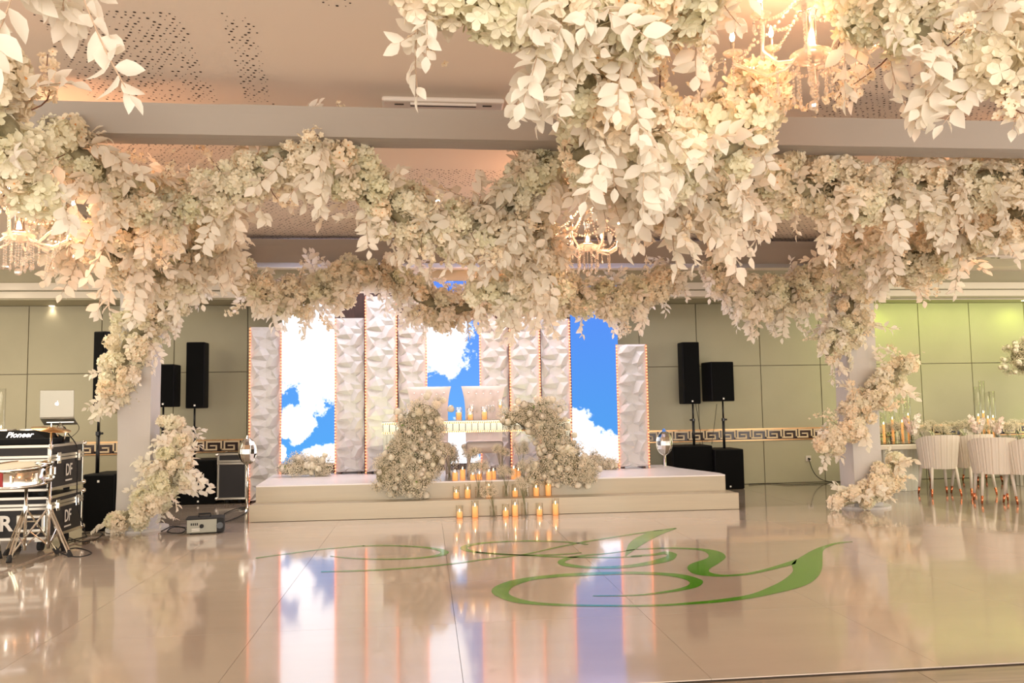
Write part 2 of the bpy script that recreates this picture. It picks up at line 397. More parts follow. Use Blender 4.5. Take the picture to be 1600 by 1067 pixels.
# ------------------------------------------------------------------ LED screens
def cloud_mat(name, x0, y0, sc, blobs, topc, botc, hgt):
    mt = bpy.data.materials.new(name); mt.use_nodes = True; nt = mt.node_tree; N = nt.nodes; L = nt.links; N.remove(N['Principled BSDF'])
    tc = N.new('ShaderNodeTexCoord'); nz = N.new('ShaderNodeTexNoise'); nz.inputs['Scale'].default_value = 7; nz.inputs['Detail'].default_value = 7; nz.inputs['Roughness'].default_value = .6
    off = N.new('ShaderNodeVectorMath'); off.operation = 'ADD'; off.inputs[1].default_value = (x0, x0*.37, 3)
    L.new(tc.outputs['Object'], off.inputs[0]); L.new(off.outputs[0], nz.inputs[0])
    cur = None
    for bx, by, rx, ry in blobs:
        sb = N.new('ShaderNodeVectorMath'); sb.operation = 'SUBTRACT'; sb.inputs[1].default_value = ((bx-x0)/sc, 0, (y0-by)/sc)
        ml = N.new('ShaderNodeVectorMath'); ml.operation = 'MULTIPLY'; ml.inputs[1].default_value = (sc/rx, 0, sc/ry)
        ln = N.new('ShaderNodeVectorMath'); ln.operation = 'LENGTH'
        L.new(tc.outputs['Object'], sb.inputs[0]); L.new(sb.outputs[0], ml.inputs[0]); L.new(ml.outputs[0], ln.inputs[0])
        if cur is None: cur = ln.outputs['Value']
        else:
            mn = N.new('ShaderNodeMath'); mn.operation = 'MINIMUM'; L.new(cur, mn.inputs[0]); L.new(ln.outputs['Value'], mn.inputs[1]); cur = mn.outputs[0]
    ad = N.new('ShaderNodeMath'); ad.operation = 'MULTIPLY_ADD'; L.new(nz.outputs[0], ad.inputs[0]); ad.inputs[1].default_value = -1.6; L.new(cur, ad.inputs[2])
    mr = N.new('ShaderNodeMapRange'); mr.inputs[1].default_value = .34; mr.inputs[2].default_value = .06; mr.inputs[3].default_value = 0; mr.inputs[4].default_value = 1
    L.new(ad.outputs[0], mr.inputs[0])
    sx = N.new('ShaderNodeSeparateXYZ'); L.new(tc.outputs['Object'], sx.inputs[0])
    g = N.new('ShaderNodeMapRange'); g.inputs[2].default_value = hgt; L.new(sx.outputs[2], g.inputs[0])
    bl = N.new('ShaderNodeMix'); bl.data_type = 'RGBA'; bl.inputs[6].default_value = (*botc, 1); bl.inputs[7].default_value = (*topc, 1); L.new(g.outputs[0], bl.inputs[0])
    mx = N.new('ShaderNodeMix'); mx.data_type = 'RGBA'; mx.inputs[7].default_value = (1.9, 1.9, 2.05, 1); L.new(bl.outputs[2], mx.inputs[6]); L.new(mr.outputs[0], mx.inputs[0])
    em = N.new('ShaderNodeEmission'); em.inputs[1].default_value = .66; L.new(mx.outputs[2], em.inputs[0]); L.new(em.outputs[0], N['Material Output'].inputs[0])
    return mt
SCY = 11.93
def screen(px0, px1, blobs, topc, botc, lab):
    p0 = PY((px0+px1)/2, 724, SCY); x0 = PY(px0, 600, SCY).x; x1 = PY(px1, 600, SCY).x; z1 = 3.17; z0 = p0.z
    sc = F/depth(p0)
    t = thing('led_screen', lab, 'screen', (x0, SCY, z0), 0, 'tall screens showing a cloudy sky')
    MB().box(0, x1-x0, .004, .06, 0, z1-z0).build('cabinet', M['black'], t)
    MB().add([(0, 0, 0), (x1-x0, 0, 0), (x1-x0, 0, z1-z0), (0, 0, z1-z0)], [(0, 1, 2, 3)]).build('display', cloud_mat('sky_display', px0, 724, sc, blobs, topc, botc, z1-z0), t)
    for k in (.08, x1-x0-.08): MB().box(k-.03, k+.03, .01, .06, SZ-z0, 0).build('foot', M['black'], t)
screen(440, 523, [(478, 500, 75, 110), (500, 580, 40, 58), (478, 625, 12, 24), (462, 660, 27, 30), (508, 722, 40, 26), (436, 705, 12, 17)], (.13, .32, .95), (.10, .42, .95), 'left tall screen showing big white clouds on blue')
screen(667, 751, [(693, 520, 42, 62), (700, 700, 50, 40)], (.13, .30, .98), (.16, .50, 1.0), 'middle tall screen with a cloud, behind the thrones')
screen(893, 967, [(935, 712, 50, 36), (902, 665, 22, 26)], (.11, .28, .95), (.09, .38, .88), 'right tall screen, mostly blue with cloud at the foot')

# ------------------------------------------------------------------ relief panels
CELL = [(0, 0, 0), (.5, 0, 0), (-.5, 0, 0), (.27, .0, .9), (-.27, .0, .9), (.2, .085, .1), (-.2, .085, .1), (.2, -.085, .1), (-.2, -.085, .1), (.17, .22, 1), (-.17, .22, .55), (.17, -.22, .55), (-.17, -.22, 1), (.0, .17, .1), (0, -.17, .1), (.40, .22, .05), (-.40, .24, .8), (.40, -.22, .8), (-.40, -.24, .05), (.04, .40, 0), (.28, .46, 1), (-.22, .44, .1), (-.08, .58, 1), (.14, .62, .05), (-.36, .56, .9), (.5, .5, .1), (-.5, .5, .1), (.44, .62, .5)]
def relief(wd, hg, dep=.062):
    pts = []; hs = []
    nrow = int(hg/wd)+2
    for r in range(-1, nrow):
        for (u_, v_, h_) in CELL:
            x = (u_+.5)*wd; z = (v_+r)*wd+.12
            x = min(max(x, 0), wd)
            if z < .02 or z > hg-.02: continue
            pts.append(Vector((x, z))); hs.append(h_)
    nb = int(hg/(wd/2))
    for cz in (0, hg):
        for cx in (0, .33*wd, .66*wd, wd): pts.append(Vector((cx, cz))); hs.append(0)
    vv, ee, ff, ov, oe, of = geometry.delaunay_2d_cdt(pts, [], [], 0, 1e-5)
    b = MB()
    vs = []
    for i, v in enumerate(vv):
        h_ = hs[ov[i][0]] if ov[i] else 0
        if v.x < .002 or v.x > wd-.002: h_ *= .3
        vs.append((v.x, -dep*h_, v.y))
    fs = []
    for f in ff:
        a_, b_, c_ = [Vector(vs[i]) for i in f[:3]]
        fs.append(tuple(f) if (b_-a_).cross(c_-a_).y < 0 else tuple(reversed(f)))
    b.add(vs, fs); b.box(0, wd, .0005, .06, 0, hg)
    return b
strip_cache = {}
def light_strip(h_, parent, x, y, lab):
    b = MB(); n = int(h_/.044)
    b.box(x-.006, x+.006, y-.004, y+.02, 0, h_, 1)
    for k in range(n): b.ball((x, y-.008, .022+k*.044), .0115, 0, 3)
    b.build('light_strip', [M['bulb'], M['strip']], parent, label=lab, kind='stuff')
def panel(px0, px1, pyt, Yp, lab, left=True, right=True, rz=0, z0=None):
    SZ = 0.0 if z0 == 0 else .402
    x0 = PY(px0, 640, Yp).x; x1 = PY(px1, 640, Yp).x; zt = PY((px0+px1)/2, pyt, Yp).z
    t = thing('relief_panel', lab, 'panel', (x0, Yp, SZ), rz, 'white faceted relief panels on the stage')
    wd = x1-x0-.014; h_ = zt-SZ-.03
    o_ = relief(wd, h_).build('faceted_board', M['panel'], t, loc=(.007, 0, .03))
    for k in (.06, wd-.06): MB().box(k-.02, k+.02, .0, .3, 0, .03).build('foot', M['wood'], t)
    if left: light_strip(zt-SZ, t, 0, -.003, 'row of orange lights on the left edge')
    if right: light_strip(zt-SZ, t, x1-x0, -.003, 'row of orange lights on the right edge')
panel(390, 439, 511, 12.02, 'outermost left relief panel, beside the left screen', z0=0)
panel(524, 570, 497, 11.72, 'relief panel just right of the left screen', True, False)
panel(571.5, 620, 463, 11.62, 'tallest relief panel of the left trio', True, True)
panel(621.5, 667, 497, 11.72, 'relief panel left of the middle screen', False, True)
panel(751, 797, 498, 11.72, 'relief panel right of the middle screen', True, False)
panel(798, 844.5, 480, 11.62, 'tallest relief panel of the right trio', True, True)
panel(846, 892, 498, 11.72, 'relief panel just left of the right screen', False, True)
panel(965.5, 1012, 538, 11.4, 'outermost right relief panel, shorter and free standing', True, True)
# stage uplights
for px, py, cdx in ((607, 728, -1), (812, 728, 1)):
    p = PZ(px, py, SZ); p.y = 10.95
    t = thing('stage_uplight', 'small floor uplight washing the %s panels, behind the flowers' % ('left' if cdx < 0 else 'right'), 'light', p)
    MB().lathe([(.02, 0), (.05, 0), (.055, .06), (.045, .09), (.04, .085), (.001, .08)], 14).build('housing', M['black'], t)
    MB().lathe([(.001, .087), (.04, .087)], 14).build('lens', M['lamp'], t)
    light('SPOT', 'stage_uplight_beam', p+Vector((0, 0, .11)), 19, (.97, 1, .50), .04, (math.radians(180-26), 0, 0), spot=math.radians(95), blend=.9)

# ------------------------------------------------------------------ MONOGRAM on the floor
def ribbon(b, st_, sx=2.353, ox=680, oy=820):
    P_ = [[PZ(ox+x/sx, oy+y/sx, .0058) for x, y in s_] for s_ in st_]
    # refine with Catmull-Rom
    out = []
    for i in range(len(P_)-1):
        for k in range(4):
            t_ = k/4; row = []
            for s_ in (0, 1):
                p0_, p1_, p2_, p3_ = (P_[max(i-1, 0)][s_], P_[i][s_], P_[i+1][s_], P_[min(i+2, len(P_)-1)][s_])
                row.append(.5*((2*p1_)+(-p0_+p2_)*t_+(2*p0_-5*p1_+4*p2_-p3_)*t_*t_+(-p0_+3*p1_-3*p2_+p3_)*t_**3))
            out.append(row)
    out.append(P_[-1]); vs = []; fs = []
    for a_, b_ in out: vs += [a_, b_]
    for i in range(len(out)-1):
        q = [2*i, 2*i+1, 2*i+3, 2*i+2]
        n_ = (Vector(vs[q[1]])-Vector(vs[q[0]])).cross(Vector(vs[q[2]])-Vector(vs[q[0]]))
        fs.append(tuple(q) if n_.z > 0 else tuple(reversed(q)))
    b.add(vs, fs)
def thin(pts, w_): return [((x, y-w_/2), (x, y+w_/2)) for x, y in pts]
def loop(cx, cy, rx, ry, w_, a0=0, a1=360, n=24):
    r_ = []
    for k in range(n+1):
        q = math.radians(a0+(a1-a0)*k/n); c_, s_ = math.cos(q), math.sin(q)
        ww = w_(q) if callable(w_) else w_
        r_.append(((cx+(rx+ww*2.2)*c_, cy+(ry+ww)*s_), (cx+(rx-ww*2.2)*c_, cy+(ry-ww)*s_)))
    return r_
mg = MB()
ribbon(mg, [((1535, 61), (1535, 63)), ((1470, 66), (1478, 70)), ((1405, 85), (1430, 90)), ((1350, 114), (1424, 125)), ((1312, 142), (1422, 160)), ((1315, 170), (1402, 195)), ((1280, 202), (1350, 226)), ((1220, 232), (1250, 252)), ((1150, 257), (1150, 271)), ((1040, 274), (1040, 285)), ((940, 284), (940, 292)), ((800, 293), (800, 299)), ((560, 293), (560, 299)), ((400, 286), (400, 295)), ((325, 275), (298, 286)), ((280, 260), (235, 267)), ((270, 245), (207, 245)), ((292, 224), (228, 222)), ((350, 205), (298, 200)), ((420, 195), (400, 186)), ((530, 187), (530, 176)), ((700, 181), (700, 172)), ((820, 184), (830, 175)), ((895, 194), (915, 183)), ((932, 207), (973, 199)), ((932, 220), (984, 213)), ((900, 232), (955, 231)), ((850, 242), (860, 248)), ((740, 256), (740, 260)), ((580, 259), (580, 262))])
ribbon(mg, [((1330, 125), (1325, 143)), ((1230, 157), (1230, 167)), ((1150, 176), (1150, 183)), ((1080, 183), (1080, 189)), ((1035, 181), (1020, 189)), ((1008, 172), (955, 181)), ((1010, 160), (928, 162)), ((1040, 142), (940, 143)), ((1068, 118), (1000, 122)), ((1045, 98), (1000, 104)), ((980, 87), (965, 92)), ((860, 83), (860, 87)), ((740, 88), (740, 91))])
ribbon(mg, [((720, 112), (720, 117)), ((800, 106), (805, 112)), ((850, 97), (838, 108)), ((885, 105), (852, 110)), ((886, 116), (852, 114)), ((870, 130), (830, 122)), ((815, 143), (785, 134)), ((700, 158), (700, 148)), ((580, 160), (580, 153)), ((485, 153), (512, 146)), ((450, 139), (476, 137)), ((472, 122), (502, 124)), ((545, 110), (555, 114)), ((640, 102), (640, 105)), ((740, 88), (740, 91))])
ribbon(mg, [((885, 12), (890, 13)), ((800, 22), (835, 33)), ((745, 44), (790, 56)), ((715, 66), (750, 80)), ((703, 90), (720, 100)), ((697, 114), (700, 116))])
ribbon(mg, thin([(885, 12), (780, 26), (660, 44), (540, 64), (440, 84), (330, 108), (200, 124), (0, 150), (-200, 165), (-420, 172)], 4))
ribbon(mg, thin([(150, 100), (300, 110), (480, 118), (650, 119), (760, 115)], 4))
ribbon(mg, loop(350, 85, 245, 26, lambda q: 1.8+4.5*max(0, -math.cos(q))**4, 40, 330))
ribbon(mg, loop(-190, 101, 225, 25, lambda q: 1.8+5*max(0, math.cos(q))**4, -110, 150))
ribbon(mg, thin([(-260, 76), (-420, 90), (-560, 108), (-660, 122)], 3))
tag(mg.build('floor_monogram', M['green']), 'large green curling monogram on the cream dance floor', 'monogram')

# ------------------------------------------------------------------ FOLIAGE PROTOTYPES
def leaf_mesh_data(L=1.0, W=.60, cup=.10, bend=.18):
    st_ = [(0, .04), (.18, .62), (.42, 1.0), (.68, .78), (.88, .34)]
    vs = []; fs = []
    for t_, w_ in st_:
        z = -bend*t_*t_
        vs += [(L*t_, -W/2*w_*L, (z+cup*w_)*L), (L*t_, 0, z*L), (L*t_, W/2*w_*L, (z+cup*w_)*L)]
    vs.append((L, 0, -bend*L*1.05)); n = len(st_)
    for i in range(n-1):
        for k in (0, 1): fs.append((i*3+k, (i+1)*3+k, (i+1)*3+k+1, i*3+k+1))
    e_ = (n-1)*3; fs += [(e_, len(vs)-1, e_+1), (e_+1, len(vs)-1, e_+2)]
    return vs, fs
LV, LF = leaf_mesh_data()
leafmesh = MB().add(LV, LF).mesh('leaf', M['leafp'], True)
def spray_layout(rg, L=.36, n=13, ll=.094):
    stem_pts = []; leaves = []
    ph = rg.uniform(-.4, .4)
    def sp(t_): return Vector((L*t_, .05*L*math.sin(3*t_+ph), -.30*L*t_*t_))
    stem_pts = [sp(k/6) for k in range(7)]
    for k in range(n):
        t_ = .12+.88*k/(n-1); s_ = 1 if k % 2 else -1
        p = sp(t_); l_ = ll*rg.uniform(.75, 1.15)*(1 if t_ < .85 else .8)
        ang = s_*math.radians(rg.uniform(15, 75))*(1-.75*(t_ > .97))
        mm = Matrix.Translation(p) @ Matrix.Rotation(ang, 4, 'Z') @ Matrix.Rotation(rg.uniform(-.5, 1.0), 4, 'Y') @ Matrix.Rotation(rg.uniform(-1.1, 1.1), 4, 'X') @ Matrix.Scale(l_, 4)
        leaves.append(mm)
    return stem_pts, leaves
SPR = []; SPL = []
for k in range(6):
    rg = random.Random(100+k); stp, lvs = spray_layout(rg, L=rg.uniform(.23, .33), n=rg.choice((13, 15, 17)))
    b = MB().tube(stp, [.0022]*6+[.001], 4, 1)
    for mm in lvs: b.add(LV, LF, 0, mm)
    SPR.append(b.mesh('leaf_spray', [M['leaf'], M['palestem']], True))
    SPL.append((MB().tube(stp, [.0022]*6+[.001], 4, 0).mesh('leaf_spray', [M['palestem']]), lvs))
def floret(b, mm, rg, s, mi=0, n=4, mc=None):
    for q in range(n):
        a_ = 2*PI*q/n+.2; R_ = mm @ Matrix.Rotation(a_, 4, 'Z')
        zt_ = s*.28+rg.uniform(-.15, .15)*s
        b.add([(0, 0, 0), (s*.42, -s*.38, s*.10), (s*.85, -s*.33, zt_*.9), (s, 0, zt_), (s*.85, s*.33, zt_*.9), (s*.42, s*.38, s*.10), (s*.6, 0, s*.05)], [(0, 1, 6), (1, 2, 6), (2, 3, 6), (3, 4, 6), (4, 5, 6), (5, 0, 6)], mi, R_)
    if mc is not None: b.add([(s*.2, 0, s*.1), (-.1*s, s*.17, s*.1), (-.1*s, -s*.17, s*.1)], [(0, 1, 2)], mc, mm)
def fib(n, k):
    z = 1-2*(k+.5)/n; r_ = math.sqrt(1-z*z); q = k*2.399963; return Vector((r_*math.cos(q), r_*math.sin(q), z))
def head(nm, rg, n, s, R_, mats, petals=4, mc=None):
    b = MB()
    for k in range(n):
        d = fib(n, k); d = (d+Vector((rg.uniform(-.2, .2), rg.uniform(-.2, .2), rg.uniform(-.2, .2)))).normalized()
        r_ = R_*rg.uniform(.72, 1.1)
        z_ax = (d+Vector((rg.uniform(-.5, .5), rg.uniform(-.5, .5), rg.uniform(-.5, .5)))).normalized()
        mm = Matrix.Translation(d*r_) @ z_ax.to_track_quat('Z', 'Y').to_matrix().to_4x4() @ Matrix.Rotation(rg.uniform(0, 6), 4, 'Z')
        floret(b, mm, rg, s*rg.uniform(.8, 1.2), 0, petals, mc)
    return b.mesh(nm, mats)
HG = [head('hydrangea_head', random.Random(200+k), 42, .026, .058, [M['petalg']]) for k in range(2)]
HC = [head('hydrangea_head', random.Random(210+k), 42, .026, .058, [M['petal']]) for k in range(2)]
HP = [head('blossom_cluster', random.Random(220+k), 26, .027, .055, [M['peach'], M['centre']], 5, 1) for k in range(2)]
# blossom branch: twig with small flowers
BR = []
for k in range(3):
    rg = random.Random(300+k); b = MB(); L = rg.uniform(.28, .4)
    def tp(t_): return Vector((L*t_, .06*math.sin(4*t_+k), .09*math.sin(2.6*t_+k)))
    b.tube([tp(i/7) for i in range(8)], [.0035]*4+[.002]*4, 5, 1)
    for i in range(30):
        p = tp(rg.uniform(.3, 1))+Vector([rg.gauss(0, .022) for _ in range(3)])
        mm = Matrix.Translation(p) @ Vector([rg.uniform(-1, 1) for _ in range(3)]).to_track_quat('Z', 'Y').to_matrix().to_4x4()
        floret(b, mm, rg, .022, 0, 5, 2)
    BR.append(b.mesh('blossom_branch', [M['peach'], M['twig'], M['centre']]))

def garland(name, lab, pts, dens, spr, br, seed, big=False, hs=1.0, group=None, mix=(.35, .4, .25), ls=1.0, core=.30, cat='garland', down=.55, hmax=290):
    rg = random.Random(seed)
    W_ = []
    for px, py, Y, rp in pts:
        p = PY(px, py, Y); W_.append((p, rp*depth(p)/F))
    # subdivide
    P_ = []; n = len(W_)
    for i in range(n-1):
        for k in range(6):
            t_ = k/6; g = [W_[max(i-1, 0)][0], W_[i][0], W_[i+1][0], W_[min(i+2, n-1)][0]]
            p = .5*((2*g[1])+(-g[0]+g[2])*t_+(2*g[0]-5*g[1]+4*g[2]-g[3])*t_*t_+(-g[0]+3*g[1]-3*g[2]+g[3])*t_**3)
            P_.append((p, W_[i][1]*(1-t_)+W_[i+1][1]*t_))
    P_.append(W_[-1])
    base = P_[0][0]; root = thing(name, lab, cat, base, 0, group)
    cp = []; cr = []
    for i, (p, r_) in enumerate(P_):
        cp.append(p-base+Vector([rg.uniform(-.1, .1)*r_ for _ in range(3)])); cr.append(r_*core*rg.uniform(.75, 1.2)*(.3 if i in (0, len(P_)-1) else 1))
    MB().tube(cp, cr, 9).build('vine_core', M['moss'], root, smooth=True)
    segs = []; tot = 0; area = 0
    for i in range(len(P_)-1):
        l_ = (P_[i+1][0]-P_[i][0]).length; r_ = (P_[i][1]+P_[i+1][1])/2; segs.append(l_*r_); tot += l_*r_
    def pick():
        q = rg.random()*tot
        for i, s_ in enumerate(segs):
            if q < s_: break
            q -= s_
        t_ = rg.random(); p = P_[i][0].lerp(P_[i+1][0], t_); r_ = P_[i][1]*(1-t_)+P_[i+1][1]*t_
        tn = (P_[i+1][0]-P_[i][0]).normalized(); a_ = tn.orthogonal().normalized(); b_ = tn.cross(a_); q = rg.random()*2*PI
        return p, r_, tn, (a_*math.cos(q)+b_*math.sin(q))
    nh = min(hmax, int(dens*tot*2/(.0085*hs*hs)))
    for k in range(nh):
        p, r_, tn, o_ = pick(); p = p+o_*r_*rg.uniform(.35, .95)-base
        if (p+base).z > CZ-.08 or (p+base).z < .06: continue
        q = rg.random(); me = rg.choice(HG) if q < mix[0] else rg.choice(HC) if q < mix[0]+mix[1] else rg.choice(HP)
        s_ = (1.6 if big else 1.42)*hs*rg.uniform(.75, 1.25)
        mm = Matrix.Translation(p) @ Vector([rg.uniform(-1, 1) for _ in range(3)]).to_track_quat('Z', 'Y').to_matrix().to_4x4() @ Matrix.Scale(s_, 4)
        put(me.name.split('.')[0], me, root, mm)
    for k in range(int(spr*(1.15 if big else 1.6))):
        p, r_, tn, o_ = pick(); d = (o_*rg.uniform(.5, 1.1)+tn*rg.uniform(-.8, .8)+Vector((0, -.25, -down*rg.uniform(-.4, 2.0)))).normalized()
        p = p+o_*r_*rg.uniform(.25, .7)-base; s_ = ls*rg.uniform(.75, 1.2)
        if (p+base).z > CZ-.1 or (p+base+d*.3*s_).z > CZ-.06 or (p+base+d*.4*s_).z < .04: continue
        mm = Matrix.Translation(p) @ orient(d, rg.uniform(-1.2, 1.2)) @ Matrix.Scale(s_, 4)
        if big:
            me, lvs = rg.choice(SPL)
            so = put('leaf_spray', me, root, mm)
            for lm in lvs: put('leaf', leafmesh, so, lm)
        else: put('leaf_spray', rg.choice(SPR), root, mm)
    for k in range(br):
        p, r_, tn, o_ = pick(); d = (o_+tn*rg.uniform(-.5, .5)+Vector((0, 0, rg.uniform(-.5, .4)))).normalized()
        p = p+o_*r_*.5-base; s_ = hs*rg.uniform(.7, 1.1)
        if (p+base+d*.4*s_).z > CZ-.04 or (p+base+d*.4*s_).z < .03: continue
        put('blossom_branch', rg.choice(BR), root, Matrix.Translation(p) @ orient(d, rg.uniform(0, 6)) @ Matrix.Scale(s_, 4))
    return root

# ---- foreground
G = 'flower garlands hung over the dance floor'
garland('flower_garland', 'nearest garland, running out of the top edge above the air conditioner', [(640, -30, 2.9, 40), (740, -6, 2.9, 55), (850, 20, 2.95, 55), (960, 25, 3.0, 55), (1050, -5, 3.1, 50), (1130, -40, 3.2, 45)], 1.0, 22, 8, 11, True, 1.0, G, (.55, .3, .15))
garland('leaf_garland', 'curtain of large pale leaves hanging left of the big chandelier', [(840, 30, 3.1, 45), (880, 105, 3.2, 55), (960, 150, 3.4, 60), (1000, 195, 3.5, 45), (1070, 205, 3.6, 45)], .45, 26, 4, 12, True, 1.0, G, (.5, .3, .2), down=1.1)
garland('flower_garland', 'dense garland directly below and left of the big chandelier', [(890, 245, 4.2, 38), (990, 215, 4.0, 50), (1090, 240, 3.9, 65), (1180, 185, 3.9, 50), (1180, 110, 3.9, 38)], .95, 16, 9, 13, True, .95, G, (.4, .35, .25))
garland('flower_garland', 'garland of big leaves in the top right corner', [(1330, -30, 3.3, 45), (1400, 30, 3.2, 55), (1470, 60, 3.1, 60), (1560, 80, 3.0, 60), (1650, 100, 3.0, 60)], .9, 22, 7, 14, True, 1.0, G, (.4, .4, .2))
garland('flower_garland', 'peach lit garland behind the top of the big chandelier', [(1090, 20, 4.2, 45), (1200, -10, 4.2, 50), (1300, 0, 4.2, 50), (1400, 30, 4.2, 45)], 1.0, 6, 5, 15, False, .95, G, (.2, .4, .4))
garland('flower_garland', 'near garland hanging down at the left edge', [(-40, 90, 3.7, 50), (10, 190, 3.8, 48), (30, 250, 3.9, 50), (70, 300, 4.0, 34)], 1.0, 8, 8, 16, True, .95, G, (.4, .3, .3))
garland('leaf_garland', 'pale leaf sprays at the top left corner', [(-60, -30, 2.6, 40), (30, -30, 2.6, 40), (120, -30, 2.6, 35)], .3, 12, 0, 17, True, 1.0, G, down=.7)
# ---- middle
garland('flower_garland', 'long scalloped garland from the left edge peaking under the near beam', [(70, 205, 4.9, 24), (130, 245, 5.0, 38), (200, 305, 5.3, 46), (270, 325, 5.6, 40), (350, 300, 5.5, 38), (420, 260, 5.3, 36), (485, 222, 5.1, 34)], 1.0, 34, 14, 21, False, .85, G)
garland('flower_garland', 'second scallop, from the near beam peak down to the centre', [(490, 225, 5.1, 36), (550, 270, 5.2, 36), (610, 325, 5.4, 40), (690, 360, 5.6, 46), (770, 345, 5.6, 42), (830, 290, 5.4, 36), (860, 240, 5.1, 28)], 1.0, 34, 12, 22, False, .85, G, (.45, .4, .15))
garland('flower_garland', 'thick garland left of and below the centre chandelier', [(850, 270, 5.4, 34), (835, 340, 5.8, 50), (830, 410, 6.2, 52), (850, 450, 6.4, 38), (740, 455, 6.6, 26)], .95, 26, 8, 23, False, .85, G, down=.8)
garland('flower_garland', 'broad garland right of the centre chandelier, full of leaves', [(905, 235, 4.7, 34), (980, 255, 4.8, 42), (1045, 300, 4.9, 50), (1110, 310, 5.0, 50), (1190, 280, 5.1, 40)], .8, 40, 8, 24, False, .9, G, down=.9, ls=1.1)
garland('flower_garland', 'garland running level to the right edge above the right column', [(1180, 285, 5.2, 46), (1270, 290, 5.3, 48), (1350, 300, 5.4, 50), (1430, 300, 5.5, 48), (1520, 285, 5.5, 46), (1640, 270, 5.4, 55)], .95, 44, 14, 25, False, .85, G, (.25, .45, .3))
garland('flower_garland', 'leafy bunch spilling over the left column top', [(190, 330, 5.9, 44), (190, 390, 6.2, 50), (240, 420, 6.6, 40), (310, 400, 7.0, 34), (340, 350, 6.6, 30)], .85, 38, 8, 26, False, .85, G, down=1.0)
garland('flower_garland', 'garland hanging over the right column head', [(1390, 350, 6.2, 36), (1340, 385, 7.4, 44), (1370, 420, 7.8, 42), (1440, 400, 6.8, 40), (1530, 350, 6.0, 38), (1610, 330, 5.6, 42)], .9, 34, 10, 27, False, .85, G, (.25, .45, .3), down=.8)
garland('flower_garland', 'pale bunch behind the left chandelier arm', [(60, 310, 7.0, 24), (100, 350, 7.0, 28), (125, 400, 7.0, 22)], .8, 18, 3, 28, False, .9, G, (.6, .3, .1), down=.9)
# ---- far, along the far beam
G2 = 'garlands swagged along the far beam'
garland('flower_garland', 'far swag left of the stage, from column to left screen', [(330, 395, 9.3, 22), (380, 430, 9.3, 28), (430, 462, 9.3, 32), (490, 465, 9.3, 30), (560, 430, 9.3, 28), (600, 418, 9.3, 20)], 1.0, 34, 4, 31, False, .95, G2)
garland('flower_garland', 'far swag in front of the left trio and middle screen', [(600, 420, 9.3, 22), (640, 450, 9.3, 28), (690, 480, 9.3, 32), (740, 475, 9.3, 28), (780, 445, 9.3, 24)], 1.0, 34, 4, 32, False, .95, G2, (.1, .4, .5), down=.8)
garland('flower_garland', 'far swag in front of the right trio of panels', [(780, 450, 9.2, 26), (830, 470, 9.2, 34), (880, 460, 9.2, 32), (930, 465, 9.3, 28), (985, 470, 9.3, 30), (1030, 445, 9.3, 26), (1060, 425, 9.3, 18)], 1.0, 40, 5, 33, False, .95, G2, down=.8)
garland('flower_garland', 'far swag between right screen and right column', [(1105, 400, 9.3, 16), (1130, 430, 9.3, 24), (1175, 462, 9.3, 32), (1230, 462, 9.3, 30), (1280, 430, 9.3, 26), (1320, 400, 9.3, 22)], 1.0, 46, 5, 34, False, .95, G2, down=1.0)
# ---- column vines
G3 = 'flower vines wound around the columns'
yc = CY-.24
garland('flower_vine', 'vine wound round the upper part of the left column', [(300, 410, yc, 18), (280, 445, yc, 28), (250, 480, yc, 34), (215, 515, yc-.02, 36), (195, 560, yc, 32), (182, 610, yc+.05, 20), (178, 640, yc+.1, 8)], 1.0, 24, 5, 41, False, .85, G3, (.4, .45, .15))
garland('flower_vine', 'vine sweeping round the foot of the left column', [(268, 655, yc+.1, 14), (272, 700, yc+.05, 26), (262, 750, yc-.05, 30), (235, 785, yc-.1, 24), (205, 803, yc-.15, 22), (172, 822, yc-.2, 10)], 1.0, 20, 2, 42, False, .85, G3, (.45, .45, .1), down=.15)
garland('flower_vine', 'vine at the head of the right column', [(1345, 390, yc, 26), (1335, 440, yc, 34), (1325, 490, yc, 34), (1310, 530, yc, 26), (1290, 555, yc, 14)], 1.0, 26, 6, 43, False, .85, G3, (.3, .45, .25))
garland('flower_vine', 'vine crossing the middle of the right column', [(1415, 562, yc-.1, 14), (1395, 590, yc-.1, 24), (1360, 620, yc-.1, 28), (1335, 655, yc-.1, 24), (1310, 685, yc-.05, 22), (1275, 695, yc, 12)], 1.0, 14, 10, 44, False, .85, G3, (.2, .45, .35), down=.1)
garland('flower_vine', 'vine at the foot of the right column', [(1405, 715, yc, 10), (1385, 740, yc-.05, 20), (1365, 768, yc-.1, 20), (1325, 785, yc-.15, 13), (1305, 790, yc-.1, 6)], 1.0, 14, 3, 45, False, .8, G3, (.3, .5, .2), down=.1)

